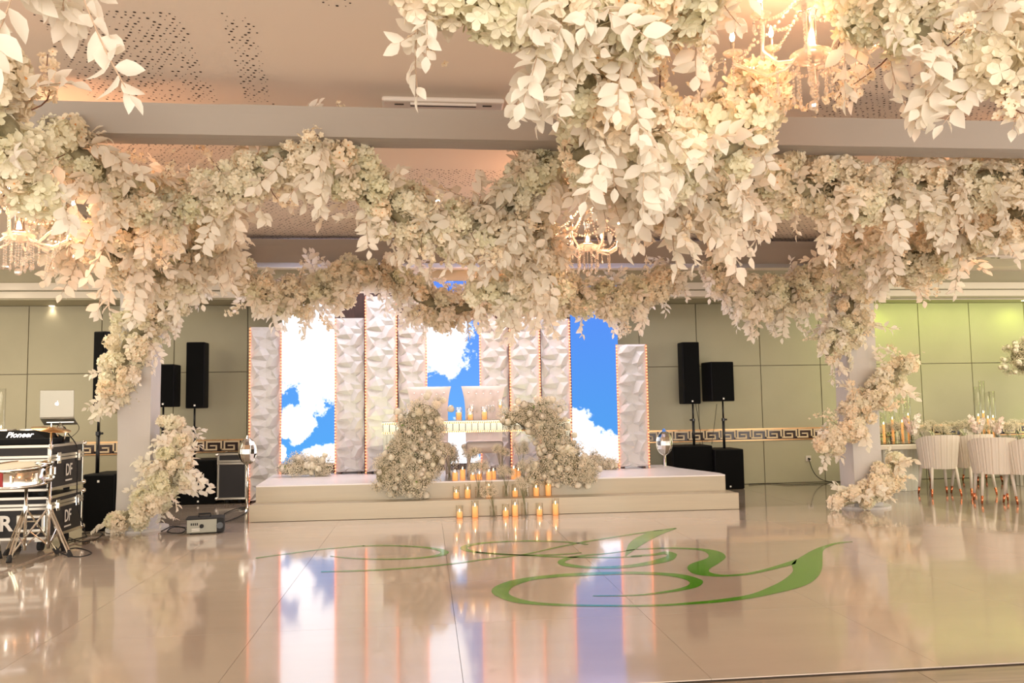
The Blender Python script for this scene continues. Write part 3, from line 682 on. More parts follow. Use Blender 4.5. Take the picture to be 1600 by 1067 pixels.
# ------------------------------------------------------------------ CHANDELIERS
def make_chandelier(lab, p, R_=.36, rod=.6, en=26):
    t = thing('chandelier', lab, 'chandelier', p, 0, 'crystal chandeliers under the garlands')
    b = MB(); b.lathe([(.006, .0), (.05, .0), (.07, .03), (.03, .06), (.025, .2), (.05, .23), (.02, .27), (.012, .3), (.012, rod)], 14)
    b.build('hub', M['chrome'], t, smooth=True)
    MB().lathe([(.02, -.03), (.08, -.01), (.10, .02), (.07, .035)], 16).build('bowl', M['crystal'], t, smooth=True)
    rg = random.Random(5); n = 8
    for k in range(n):
        q = 2*PI*k/n+.25; dx, dy = math.cos(q), math.sin(q); hh = .10 if k % 2 else .17; R2 = R_ if k % 2 else R_*.78
        pts = [(.05, .03), (.12, -.03), (.20, -.045), (.28, -.0), (R2-.01, hh-.06), (R2, hh-.02)]
        pts = [(min(r_, R2), z_) for r_, z_ in pts]
        arm = MB().tube([(r_*dx, r_*dy, z_) for r_, z_ in pts], .009, 6).build('arm', M['crystal'], t, smooth=True)
        mt_ = Matrix.Translation((R2*dx, R2*dy, hh-.02))
        MB().lathe([(.008, 0), (.04, .012), (.048, .022), (.036, .012), (.008, .006)], 14, mtx=mt_).build('drip_dish', M['crystal'], arm)
        MB().lathe([(.010, 0), (.0115, .01), (.0105, .075), (.004, .076)], 10, mtx=mt_).build('candle_tube', M['chrome'], arm)
        MB().lathe([(.004, .076), (.011, .088), (.013, .10), (.008, .122), (.001, .14)], 10, mtx=mt_).build('bulb', M['cbulb'], arm, smooth=True)
        # bead swags to the next arm and up to the rod, pendants below the dish
        b = MB(); q2 = 2*PI*(k+1)/n+.25; h2 = .17 if k % 2 else .10; R3 = R_*.78 if k % 2 else R_
        A = Vector((R2*dx, R2*dy, hh-.02)); B = Vector((R3*math.cos(q2), R3*math.sin(q2), h2-.02)); Tp = Vector((.02*dx, .02*dy, min(rod-.05, .42)))
        for i in range(1, 12): t_ = i/12; b.ball(A.lerp(B, t_)-Vector((0, 0, .07*4*t_*(1-t_))), .0092, 0, 3)
        for i in range(1, 17): t_ = i/17; b.ball(A.lerp(Tp, t_)-Vector((0, 0, .05*4*t_*(1-t_))), .0092, 0, 3)
        b.build('bead_string', M['crystal'], t, kind='stuff')
        for (rr, zz, ln) in ((R2, hh-.03, rg.choice((4, 6, 8))), (R2+.04, hh-.01, 2), (.2, -.05, 6), (.085, -.01, 9)):
            b = MB(); z_ = zz
            for i in range(ln): z_ -= .0165; b.ball((rr*dx, rr*dy, z_), .0075, 0, 3)
            b.lathe([(.001, z_-.055), (.011, z_-.038), (.008, z_-.02), (.001, z_-.006)], 6, mtx=Matrix.Translation((rr*dx, rr*dy, 0)))
            b.build('crystal_drop', M['crystal'], t)
    b = MB()
    for i in range(9): b.ball((0, 0, -.04-.018*i), .0085, 0, 3)
    b.ball((0, 0, -.225), .024, 0, 6); b.build('ball_drop', M['crystal'], t)
    light('POINT', 'chandelier_glow', Vector(p)+Vector((0, -.03, .22)), en, (1, .46, .24), .14)
    return t
def chand_at(px, py, Y, lab, R_=.36, en=26):
    p = PY(px, py, Y); return make_chandelier(lab, p, R_, CZ-p.z, en)
chand_at(918, 388, 6.9, 'crystal chandelier in the centre, in front of the far beam', .40)
chand_at(30, 372, 5.6, 'crystal chandelier at the left edge below the near garland', .40)
chand_at(1268, 92, 3.55, 'big nearest crystal chandelier at the top right', .36, 13)
chand_at(768, 470, 11.2, 'small distant chandelier glowing behind the far swag', .30)
chand_at(1650, 330, 5.9, 'chandelier hanging just past the right edge', .38)

# ------------------------------------------------------------------ THRONES
def throne(px, Y, rz, lab):
    p = PY(px, 700, Y); t = thing('tufted_chair', lab, 'chair', (p.x, Y, SZ), rz, 'high backed chairs at the couple table')
    # local: front is -Y
    def back_pt(u_, v_, off):   # u -1..1, v 0..1
        z = .30+v_*.90; wv = .235+.075*v_**2.2+.015*math.sin(v_*6)
        wrap = -.10*(abs(u_)**2.5)*(1-.5*v_); lean = .26+.10*v_
        return Vector((u_*wv, lean+wrap-off, z))
    b = MB(); nu, nv = 16, 18; BT = [(-.72, .90), (-.36, .88), (0, .88), (.36, .88), (.72, .90), (-.54, .76), (-.18, .74), (.18, .74), (.54, .76), (-.36, .60), (0, .60), (.36, .60), (-.18, .44), (.18, .44), (-.3, .26), (.0, .26), (.3, .26)]
    for side in (0, 1):
        o_ = len(b.v)
        for j in range(nv+1):
            for i in range(nu+1):
                u_ = -1+2*i/nu; v_ = j/nv; off = 0
                if side == 0:
                    ed = (1-abs(u_)**6)*(1-abs(2*v_-1)**12)
                    dp = min((math.hypot((u_-bu)*.28, (v_-bv)*.9) for bu, bv in BT))
                    off = .055*ed-.03*math.exp(-(dp/.035)**2)
                else: off = -.03*(1-abs(u_)**6)
                b.v.append(tuple(back_pt(u_, v_, off)))
        for j in range(nv):
            for i in range(nu):
                q = [o_+j*(nu+1)+i, o_+j*(nu+1)+i+1, o_+(j+1)*(nu+1)+i+1, o_+(j+1)*(nu+1)+i]
                b.f.append(tuple(q if side == 0 else q[::-1])); b.m.append(0)
    b.build('backrest', M['throne'], t, smooth=True)
    for bu, bv in BT: MB().ball(back_pt(bu, bv, .030), .011, 0, 5).build('button', M['chrome'], t)
    MB().box(-.25, .25, -.24, .28, .30, .455, ch=.035).build('seat', M['throne'], t, smooth=True)
    for sx in (-1, 1):
        for sy in (-1, 1):
            MB().tube([(sx*.2, sy*.2+.02, .31), (sx*.235, sy*.235+.02, 0.0)], [.03, .017], 8).build('leg', M['throne'], t, smooth=True)
throne(673, 11.0, .05, 'left pale tufted high backed chair, mostly behind flowers')
throne(757, 11.0, -.05, 'right pale tufted high backed chair with crystal buttons')

# ------------------------------------------------------------------ COUPLE TABLE
TY = 10.45; tx0 = PY(597, 660, TY).x; tx1 = PY(893, 660, TY).x; TZ = PY(745, 656.5, TY).z
tb = thing('mirrored_table', 'long mirrored table with beaded edges on the stage', 'table', ((tx0+tx1)/2, TY, SZ))
hw = (tx1-tx0)/2; th_ = TZ-SZ
MB().box(-hw, hw, 0, .42, th_-.02, th_, ch=.004).build('table_top', M['mirror'], tb)
MB().box(-hw+.01, hw-.01, .012, .41, th_-.15, th_-.02).build('apron', M['wood'], tb)
n = 30
for k in range(n):
    MB().box(-hw+.012+k*(2*hw-.024)/n+.002, -hw+.012+(k+1)*(2*hw-.024)/n-.002, .002, .012, th_-.133, th_-.035, ch=.002).build('mirror_tile', M['mirror'], tb)
for zz, nm in ((th_-.026, 'upper bead row'), (th_-.142, 'lower bead row')):
    b = MB(); b.box(-hw, hw, -.002, .01, zz-.009, zz+.009, 1)
    for k in range(int(2*hw/.028)): b.tube([(-hw+.014+k*.028-.006, -.006, zz-.007), (-hw+.014+k*.028+.006, -.006, zz+.007)], .006, 5)
    b.build('bead_row', [M['chrome'], M['gold']], tb, label=nm, kind='stuff')
for sx in (-1, 1):
    lg = MB().box(sx*(hw-.13)-.12, sx*(hw-.13)+.12, .02, .40, 0.0, th_-.15, ch=.004).build('leg_block', M['mirror'], tb)
    for k in range(5): MB().box(sx*(hw-.13)-.12+k*.048+.002, sx*(hw-.13)-.12+(k+1)*.048-.002, .008, .02, .02, th_-.17, ch=.002).build('mirror_strip', M['mirror'], lg)

# ------------------------------------------------------------------ CANDLES, VASES, GLASSES
def candle_proto(h, gh, r=.034, gr=.044, fl=True):
    t = thing('pillar_candle', '-', 'candle')
    MB().lathe([(.001, .004), (r, .004), (r, h-.006), (r-.006, h), (r*.4, h-.008), (.001, h-.008)], 16).build('candle', M['wax'], t, smooth=True)
    MB().lathe([(.0015, h-.01), (.0055, h+.004), (.006, h+.014), (.001, h+.034)], 8).build('flame', M['flame'], t, smooth=True)
    MB().lathe([(.001, .001), (gr, .001), (gr, gh), (gr-.003, gh), (gr-.003, .004), (.001, .004)], 20).build('glass', M['glass'], t, smooth=True)
    return t
PC = [candle_proto(.075, .15), candle_proto(.105, .17), candle_proto(.135, .20)]
usedc = [False]*3
def candle(k, loc, lab, group):
    if not usedc[k]: o_ = PC[k]; usedc[k] = True
    else: o_ = copy_tree(PC[k])
    o_.location = loc; tag(o_, lab, 'candle', group); return o_
rowF = [(717, 0), (741, 2), (789, 0), (804, 2), (843, 0), (869, 2)]
for i, (px, k) in enumerate(rowF):
    p = PZ(px, 806, 0); p.y = 9.80; p.z = .0045
    candle(k, p, f'{["short", "medium", "tall"][k]} lit candle on the floor before the stage, {ORD[i]} from left', 'lit candles on the floor in front of the stage')
rowT = [(713, 0), (731, 1), (764, 2), (805, 0), (838, 1), (857, 2)]
for i, (px, k) in enumerate(rowT):
    p = PY(px, 780, 10.09); p.z = .2035
    candle(k, p, f'{["short", "medium", "tall"][k]} lit candle on the lower step, {ORD[i]} from left', 'lit candles on the lower step')
rowS = [(711, 1), (723, 2), (739, 0), (749, 0), (764, 1), (771, 1), (803, 2), (810, 1)]
for i, (px, k) in enumerate(rowS):
    p = PY(px, 750, 10.27+.0*(i % 2)); p.z = SZ; p.y = 10.25+(.07 if i % 2 else 0)
    p.x = PY(px, 750, p.y).x
    candle(k, p, f'lit candle on the stage edge below the couple table, {ORD[i]} from left', 'lit candles on the stage edge')
for i, (px, k) in enumerate([(717, 1), (735, 0), (757, 1)]):
    p = PY(px, 655, 10.55); p.z = TZ
    candle(k, p, f'lit candle in a glass on the mirrored table, {ORD[i]} from left', 'candles on the mirrored table')
# wine goblets
def goblet(px, Y, lab, cand=False, hh=.20, parent_z=None):
    p = PY(px, 655, Y); p.z = TZ if parent_z is None else parent_z; t = thing('wine_glass' if not cand else 'candle_goblet', lab, 'glass', p, 0, 'stemmed glasses on the mirrored table')
    MB().lathe([(.001, .001), (.033, .001), (.033, .003), (.005, .008), (.004, hh*.45), (.012, hh*.5)], 14).build('stem', M['glass'], t, smooth=True)
    MB().lathe([(.012, hh*.5), (.034, hh*.62), (.038, hh*.78), (.031, hh), (.029, hh), (.035, hh*.78), (.03, hh*.63), (.001, hh*.52)], 16).build('bowl', M['glass'], t, smooth=True)
    if cand:
        MB().lathe([(.001, hh*.56), (.02, hh*.6), (.02, hh*.72), (.001, hh*.72)], 10).build('tealight', M['wax'], t)
        MB().lathe([(.001, hh*.72), (.007, hh*.78), (.001, hh*.92)], 8).build('flame', M['flame'], t)
goblet(737.5, 10.70, 'tealight goblet on the mirrored table, left of the glasses', True)
goblet(782, 10.72, 'tallest tealight goblet, beside the right flowers on the table', True, .26)
goblet(762, 10.62, 'empty stemmed glass on the mirrored table, left of a pair', False, .19)
goblet(770, 10.62, 'empty stemmed glass on the mirrored table, right of a pair', False, .19)

# gypsophila and rose meshes
def gyp_mesh(seed, R_=.085, n=170):
    rg = random.Random(seed); b = MB()
    for k in range(n):
        d = fib(n, k); r_ = R_*rg.uniform(.55, 1.15); p = d*r_+Vector([rg.uniform(-.01, .01) for _ in range(3)])
        mm = Matrix.Translation(p) @ Vector([rg.uniform(-1, 1) for _ in range(3)]).to_track_quat('Z', 'Y').to_matrix().to_4x4()
        s_ = .0068*rg.uniform(.7, 1.3)
        b.add([(s_, 0, 0), (0, s_, 0), (-s_, 0, 0), (0, -s_, 0), (0, 0, s_*.9)], [(0, 1, 4), (1, 2, 4), (2, 3, 4), (3, 0, 4)], 0, mm)
        if k % 4 == 0: b.tube([(0, 0, 0), p], .0011, 3, 1, cap=False)
    return b.mesh('babys_breath', [M['gyp'], M['stem']])
def rose_mesh(seed, R_=.044):
    rg = random.Random(seed); b = MB(); b.ball((0, 0, 0), R_*.72, 0, 6)
    for ring, (n_, tilt, rr) in enumerate(((5, 20, .55), (7, 50, .8), (9, 80, 1.0))):
        for k in range(n_):
            q = 2*PI*k/n_+ring*.5+rg.uniform(-.1, .1); a_ = math.radians(tilt); w_ = R_*.55
            vs = []
            for v_ in range(4):
                aa = math.radians(150-v_*36-tilt*.25); rad = R_*rr*(1+.12*(v_ == 3))
                for u_ in (-1, 0, 1):
                    x = math.sin(aa)*rad*(1-.08*abs(u_)); z = -math.cos(aa)*rad*.95
                    vs.append((x*math.cos(q+u_*.42)*1.0, x*math.sin(q+u_*.42), z))
            b.add(vs, [(i*3+j, i*3+j+1, (i+1)*3+j+1, (i+1)*3+j) for i in range(3) for j in range(2)])
    return b.mesh('rose', [M['rose']], True)
GY = [gyp_mesh(400+k) for k in range(3)]; RS = [rose_mesh(420+k) for k in range(2)]
GLF = MB().add(*leaf_mesh_data(.05, .4)).mesh('green_leaf', [M['greenleaf']], True)
def arrangement(name, lab, blobs, ng, nr, nh, seed, cat='flowers', group=None, base=None, facing=-1, zmin=None, sc=1.0):
    # blobs: (px,py,Y,rpx)
    rg = random.Random(seed); B = []
    for px, py, Y, rp in blobs:
        p = PY(px, py, Y); B.append((p, rp*depth(p)/F))
    base = base or Vector((B[0][0].x, B[0][0].y, zmin or B[0][0].z)); t = thing(name, lab, cat, base, 0, group)
    b = MB()
    for p, r_ in B: b.ball(p-base, (r_*.62, r_*.5, r_*.62), 0, 8)
    b.build('foam_core', M['moss'], t, smooth=True)
    tot = sum(r_*r_ for _, r_ in B)
    def pick():
        q = rg.random()*tot
        for p, r_ in B:
            if q < r_*r_: break
            q -= r_*r_
        while True:
            d = Vector((rg.gauss(0, 1), rg.gauss(0, 1)-.8, rg.gauss(0, 1))).normalized()
            return p, r_, d
    def place(me, k, lo, hi, s0):
        for _ in range(k):
            p, r_, d = pick(); q = p+Vector((d.x*r_, d.y*r_*.8, d.z*r_))*rg.uniform(lo, hi)
            if zmin is not None and q.z < zmin+.05 and q.y > 10.16: q.z = zmin+.05
            mm = Matrix.Translation(q-base) @ d.to_track_quat('Z', 'Y').to_matrix().to_4x4() @ Matrix.Rotation(rg.uniform(0, 6), 4, 'Z') @ Matrix.Scale(s0*rg.uniform(.8, 1.2), 4)
            mq = rg.choice(me); put(mq.name.split('.')[0], mq, t, mm)
    place(GY, ng, .55, .98, sc); place(RS, int(nr*1.2), .90, 1.10, sc); place(HC, nh, .75, .98, .8*sc)
    place([GLF], max(3, nr//8), .9, 1.05, sc)
    return t
arrangement('flower_arrangement', 'big cascade of roses and gypsophila at the left end of the table', [(662, 660, 10.35, 46), (650, 690, 10.32, 44), (640, 715, 10.28, 44), (625, 735, 10.22, 40), (655, 738, 10.15, 38), (605, 742, 10.15, 28), (668, 712, 10.2, 34), (640, 755, 10.05, 18)], 150, 62, 10, 51, zmin=SZ, group='flower cascades at the table ends')
arrangement('flower_arrangement', 'big cascade of roses and gypsophila at the right end of the table', [(800, 653, 10.35, 18), (825, 648, 10.38, 32), (852, 658, 10.38, 36), (866, 682, 10.35, 32), (868, 708, 10.3, 30), (862, 728, 10.2, 32), (890, 728, 10.12, 34), (912, 735, 10.08, 24), (838, 740, 10.15, 16)], 130, 62, 10, 52, zmin=SZ, group='flower cascades at the table ends')
arrangement('floor_flowers', 'low flowers in front of the left screen', [(470, 728, 11.5, 16), (500, 728, 11.5, 18), (450, 732, 11.5, 10)], 34, 14, 0, 53, zmin=SZ, group='low flowers at the foot of the screens')
arrangement('floor_flowers', 'low flowers in front of the right screen', [(925, 722, 11.4, 15), (950, 728, 11.4, 13)], 28, 9, 0, 54, zmin=SZ, group='low flowers at the foot of the screens')
arrangement('floor_flowers', 'low flowers behind the chairs before the middle screen', [(735, 700, 11.6, 15), (705, 712, 11.6, 13)], 22, 3, 0, 55, zmin=SZ, group='low flowers at the foot of the screens')

def stem_vase(px, py, Y, z, vh, fh, lab, r=.045, sd=0, grp='glass vases of gypsophila on the steps', mats=None):
    p = PY(px, py, Y); p.z = z; t = thing('glass_vase', lab, 'vase', p, 0, grp); rg = random.Random(sd)
    MB().lathe([(.001, .001), (r, .001), (r, vh), (r-.003, vh), (r-.003, .006), (.001, .006)], 18).build('vase', M['glass'], t, smooth=True)
    for k in range(7):
        a_ = rg.uniform(0, 6.28); e_ = Vector((math.cos(a_)*.07+rg.uniform(-.03, .03), math.sin(a_)*.05, fh*rg.uniform(.8, 1.05)))
        MB().tube([(-e_.x*.3, -e_.y*.3, .01), (e_.x*.3, e_.y*.3, fh*.5), e_], .0018, 4).build('stem', M['stem'], t)
        put('babys_breath', rg.choice(GY), t, Matrix.Translation(e_) @ Matrix.Scale(rg.uniform(.5, .8), 4))
for i, (px, py, Y, z, vh, fh) in enumerate([(771, 806, 9.82, .0045, .13, .34), (820, 806, 9.80, .0045, .16, .42)]):
    stem_vase(px, py, Y, z, vh, fh, ['glass vase of gypsophila on the floor, left one', 'glass vase of gypsophila on the floor, right one'][i], sd=60+i)
for i, (px, fh) in enumerate([(748, .42), (791, .36), (822, .40)]):
    stem_vase(px, 780, 10.07, .2035, .14, fh, f'glass vase of gypsophila on the lower step, {ORD[i]} from left', sd=70+i)
for i, (px, fh) in enumerate([(702, .42), (735, .36), (783, .38), (815, .42)]):
    stem_vase(px, 750, 10.32, SZ, .18, fh, f'glass vase of gypsophila under the couple table, {ORD[i]} from left', sd=80+i)

# ------------------------------------------------------------------ SPEAKERS
def speaker_cab(name, lab, px0, px1, py0, py1, Y, dep, rz=0, z0=None, badge=True, handle=False):
    a_ = PY((px0+px1)/2, py1, Y); w_ = (px1-px0)*depth(a_)/F; h_ = (py1-py0)*depth(a_)/F
    z = a_.z if z0 is None else z0
    t = thing(name, lab, 'speaker', (a_.x, Y, z), rz)
    MB().box(-w_/2, w_/2, 0, dep, 0, h_, ch=min(.015, w_*.08)).build('cabinet', M['black'], t)
    MB().box(-w_/2+.014, w_/2-.014, -.008, .004, .014, h_-.014, ch=.004).build('grille', M['grill'], t)
    if badge: MB().box(-.012, .012, -.011, -.007, .03 if h_ > .8 or not handle else h_-.09, .055 if h_ > .8 or not handle else h_-.065).build('badge', M['white'], t)
    if handle:
        for s in (-1, 1): MB().box(s*w_/2-.004, s*w_/2+.004, dep*.4, dep*.7, h_*.5, h_*.72, ch=.003).build('side_handle', M['rubber'], t)
    return t, w_, h_, z
def pole(px, Y, z0, z1, lab, side=1):
    x = PY(px, 650, Y).x; t = thing('speaker_pole', lab, 'pole', (x, Y, z0))
    h_ = z1-z0
    MB().tube([(0, 0, 0), (0, 0, h_*.62)], .021, 12).build('tube', M['steel'], t, smooth=True)
    MB().tube([(0, 0, h_*.6), (0, 0, h_)], .014, 12).build('inner_tube', M['steel'], t, smooth=True)
    MB().tube([(0, 0, h_*.58), (0, 0, h_*.64)], .028, 12).build('collar', M['steel'], t)
    MB().tube([(0, 0, h_*.61), (side*.055, -.01, h_*.61)], [.009, .014], 8).build('knob', M['rubber'], t)
# left near
SL = PZ(150, 830, 0); Y1 = SL.y
t_, w_, h_, z_ = speaker_cab('subwoofer', 'black subwoofer on the floor left of the left column', 127, 178, 742, 830, Y1, .52, -.12, 0.0, True, True)
zt = h_
pole(154, Y1+.22, zt, PY(153, 638, Y1+.22).z, 'black pole on the subwoofer nearest the flight cases')
speaker_cab('column_speaker', 'narrow column speaker nearest the flight cases', 142, 163, 517, 638, Y1+.14, .18, -.35)
# left far
Y2 = 12.05
t_, w_, h_, z_ = speaker_cab('subwoofer', 'black subwoofer between left column and black road case', 283, 336, 717, 786, Y2, .5, 0, 0.0, True, False)
pole(304, Y2+.22, h_, PY(304, 638, Y2+.22).z, 'black pole left of the outermost left panel')
speaker_cab('column_speaker', 'tall column speaker left of the relief panels', 290, 318.5, 534, 638, Y2+.1, .24)
speaker_cab('box_speaker', 'black box speaker half hidden behind the left column', 238, 271, 569, 636, 12.0, .32)
t_, w_, h_, z_ = speaker_cab('subwoofer', 'black subwoofer hidden behind the left column', 232, 279, 717, 787, Y2, .5, 0, 0.0)
pole(255, Y2+.12, h_, PY(255, 636, Y2+.12).z, 'black pole behind the left column', -1)
# right
Y3 = 12.05
t_, w_, h_, z_ = speaker_cab('subwoofer', 'left one of two subwoofers behind the right end of the stage', 1052, 1117, 702, 770, Y3+.08, .5, 0, 0.0)
pole(1083, Y3+.3, h_, PY(1083, 631, Y3+.3).z, 'black pole carrying the right column speaker', -1)
speaker_cab('column_speaker', 'tall column speaker right of the stage', 1068, 1096, 534, 631, Y3+.18, .24)
t_, w_, h_, z_ = speaker_cab('subwoofer', 'right one of two subwoofers, at the stage right corner', 1118, 1165, 703, 765, Y3, .55, 0, 0.0)
pole(1130, Y3+.3, h_, PY(1130, 627, Y3+.3).z, 'black pole carrying the right box speaker')
speaker_cab('box_speaker', 'black box speaker on a pole right of the stage', 1111, 1150, 565, 627, Y3+.14, .34, .12)

# ------------------------------------------------------------------ ROAD CASES
def road_case(name, lab, x0, x1, y0, y1, z0, z1, lid=.28, wheels=False, logo=True, letters=False, foot=True, cat='road case', group=None):
    t = thing(name, lab, cat, (x1, y0, z0), 0, group); W_ = x1-x0; D_ = y1-y0; H_ = z1-z0; e_ = .028
    MB().box(-W_+.005, -.005, .005, D_-.005, .005, H_-.005).build('body', M['casep'], t)
    for (ax, ay) in ((-W_, 0), (0, 0), (0, D_), (-W_, D_)):
        MB().box(ax-(e_ if ax == 0 else 0), ax+(0 if ax == 0 else e_), ay-(0 if ay == 0 else e_), ay+(e_ if ay == 0 else 0), 0, H_, ch=.004).build('edge_rail', M['alu'], t)
    zl = H_*(1-lid)
    for zz in (0, zl-.03, zl+.004, H_-e_):
        MB().box(-W_, 0, -.004, .012, zz, zz+e_, ch=.003).build('edge_rail', M['alu'], t)
        MB().box(-.012, .004, 0, D_, zz, zz+e_, ch=.003).build('edge_rail', M['alu'], t)
    for (ax, ay) in ((-W_, 0), (0, 0), (0, D_)):
        for zz in (.02, H_-.02): MB().ball((ax, ay, zz), .028, 0, 6).build('ball_corner', M['chrome'], t, smooth=True)
    for yy in (D_*.22, D_*.8):
        lt = MB().box(.002, .014, yy-.04, yy+.04, zl-.06, zl+.05, ch=.004).build('latch', M['chrome'], t)
        MB().box(.012, .024, yy-.015, yy+.015, zl-.035, zl+.02, ch=.003).build('latch_key', M['chrome'], lt)
    if logo:
        me = text_mesh('DF', .17, .001, 0, .002); me.materials.append(M['white']); o_ = put('lettering', me, t, Matrix.Translation((.007, D_*.52, zl*.55)) @ Matrix.Rotation(PI/2, 4, 'Z') @ Matrix.Rotation(PI/2, 4, 'X') @ Matrix.Diagonal((.75, 1, 1, 1)))
        MB().box(.004, .008, D_*.52-.075, D_*.52+.075, zl*.55-.105, zl*.55-.09).build('logo_bar', M['white'], t)
    if letters:
        for cx in (-W_+.2, -.62, -.16):
            MB().box(cx-.13, cx+.13, -.010, .004, zl*.5-.085, zl*.5+.085, ch=.01).build('handle_plate', M['alu'], t)
            h2 = MB().box(cx-.1, cx+.1, -.013, .0, zl*.5-.055, zl*.5+.055, ch=.006).build('handle_recess', M['casep'], t)
            MB().tube([(cx-.07, -.018, zl*.5-.03), (cx-.07, -.026, zl*.5+.025), (cx+.07, -.026, zl*.5+.025), (cx+.07, -.018, zl*.5-.03)], .009, 6).build('handle', M['chrome'], h2)
        me = text_mesh('R', .20, .001, 0, .006); me.materials.append(M['white']); put('lettering', me, t, Matrix.Translation((-.39, -.004, zl*.5)) @ Matrix.Rotation(PI/2, 4, 'X'))
    if wheels:
        for ax in (-W_+.12, -.12):
            for ay in (.12, D_-.12):
                wh = MB().box(ax-.04, ax+.04, ay-.04, ay+.04, -.03, 0).build('caster', M['alu'], t)
                MB().tube([(ax-.018, ay, -.072), (ax+.018, ay, -.072)], .05, 14).build('wheel', M['rubber'], wh)
    elif foot:
        for ax in (-W_+.12, -.12):
            for ay in (.12, D_-.12): MB().tube([(ax, ay, -.05), (ax, ay, 0)], .03, 10).build('foot', M['rubber'], t)
    return t
CYF = 8.35; cx1 = PY(77, 780, CYF).x
zl0 = .122; zl1 = PY(60, 776, CYF).z; zu0 = PY(60, 757, CYF).z; zu1 = PY(60, 695, CYF).z
road_case('road_case', 'lower wheeled black road case with aluminium edges, under another', cx1-1.35, cx1, CYF, CYF+.78, zl0, zl1, .24, True, True, True, group='stacked road cases at the left')
road_case('road_case', 'upper black road case carrying the music equipment', cx1-1.35, cx1, CYF, CYF+.78, zl1+.05, zu1, .30, False, True, False, group='stacked road cases at the left')
a_ = PZ(345, 782, 0)
road_case('road_case', 'small black road case left of the outermost left panel', PY(339, 740, 12.0).x, PY(386, 740, 12.0).x, 12.0, 12.5, .06, PY(360, 708, 12.0).z, .2, False, False, False, cat='road case')

# ------------------------------------------------------------------ DJ EQUIPMENT
p = PY(30, 693, CYF); zt = zu1+.001
t = thing('dj_controller', 'black music controller on the upper road case', 'mixer', (cx1-.42, CYF+.06, zt))
MB().box(-.48, .40, 0, .42, .0, .06, ch=.01).build('body', M['black'], t)
MB().add([(-.30, .02, .06), (.34, .02, .06), (.34, .4, .06), (-.30, .4, .06), (-.24, .05, .135), (.22, .05, .135), (.22, .36, .135), (-.24, .36, .135)], [(3, 2, 1, 0), (0, 1, 5, 4), (1, 2, 6, 5), (2, 3, 7, 6), (3, 0, 4, 7), (4, 5, 6, 7)]).build('display_hood', M['black'], t)
for x_ in (-.13, .11): MB().tube([(x_, .2, .135), (x_, .2, .15)], .10, 20).build('jog_wheel', M['alu'], t)
for k in range(6): MB().tube([(-.45+.025*k, .1, .06), (-.45+.025*k, .1, .085)], .009, 8).build('knob', M['chrome'], t)
me = text_mesh('Pioneer', .078, .001, .25, .001); me.materials.append(M['glow']); put('lettering', me, t, Matrix.Translation((.09, .030, .095)) @ Matrix.Rotation(math.radians(68), 4, 'X'))
t = thing('audio_interface', 'small audio interface with plugs at the case end', 'mixer', (cx1-.14, CYF+.33, zt))
MB().box(-.14, .1, -.1, .1, 0, .06, ch=.006).build('body', M['black'], t)
for k in range(5): MB().tube([(-.1+.04*k, .0, .06), (-.1+.04*k, .0, .085)], .009, 8).build('plug', [M['gold'], M['red']][k % 2], t)
# laptop
hp = PY(89, 652, 8.55); t = thing('laptop', 'open silver laptop with a glowing apple logo on the lid', 'laptop', hp, math.radians(14))
Rt = Matrix.Rotation(math.radians(-17), 4, 'X')
LW = .30
MB().box(-LW/2, LW/2, 0, .235, -.012, .004, mtx=Rt, ch=.003).build('base', M['laptop'], t)
MB().box(-LW/2+.015, LW/2-.015, .02, .14, .0042, .0052, mtx=Rt).build('keyboard', M['rubber'], t)
Rl = Matrix.Rotation(math.radians(4), 4, 'X')
lid_ = MB().box(-LW/2, LW/2, -.008, 0, 0, .27, mtx=Rl, ch=.003).build('lid', M['laptop'], t)
MB().box(-LW/2+.01, LW/2-.01, .0, .001, .012, .25, mtx=Rl).build('display', M['black'], t)
# apple-shaped logo, flat
pts = []
for k in range(28):
    q = 2*PI*k/28; r_ = .0165*(1+.10*math.cos(2*q))*(1-.20*math.exp(-((math.cos(q))**2)*12)*(1 if math.sin(q) > 0 else .45))
    x_, y_ = r_*math.cos(q)*.98, r_*math.sin(q)*1.1
    dd = math.hypot(x_-.022, y_-.003)
    if dd < .010: x_ -= (.010-dd)*.9
    pts.append((x_, -.0092, .135+y_))
vs = pts+[(0, -.0092, .135)]; fs = [(k, (k+1) % 28, 28) for k in range(28)]
o_ = len(vs); vs += [(0, -.0092, .155), (.003, -.0092, .163), (.009, -.0092, .167), (.007, -.0092, .159)]; fs.append((o_, o_+1, o_+2, o_+3))
MB().add([tuple(Rl @ Vector(v)) for v in vs], fs).build('glowing_logo', M['glow'], lid_)
lz = zt
t = thing('laptop_stand', 'chrome laptop stand clamped on the road case', 'stand', (hp.x, hp.y+.08, lz))
hh = hp.z-lz-.055
MB().box(-.07, .07, -.05, .05, 0, .012, ch=.003).build('base', M['steel'], t)
MB().tube([(-.02, 0, .01), (-.035, -.02, hh*.6), (0, 0, hh)], .012, 8).build('post', M['chrome'], t, smooth=True)
MB().tube([(.03, 0, .01), (.04, .03, hh*.5), (.0, 0, hh)], .010, 8).build('post', M['chrome'], t, smooth=True)
MB().box(-.13, .13, -.006, .006, hh, hh+.01).build('tray_bar', M['chrome'], t)
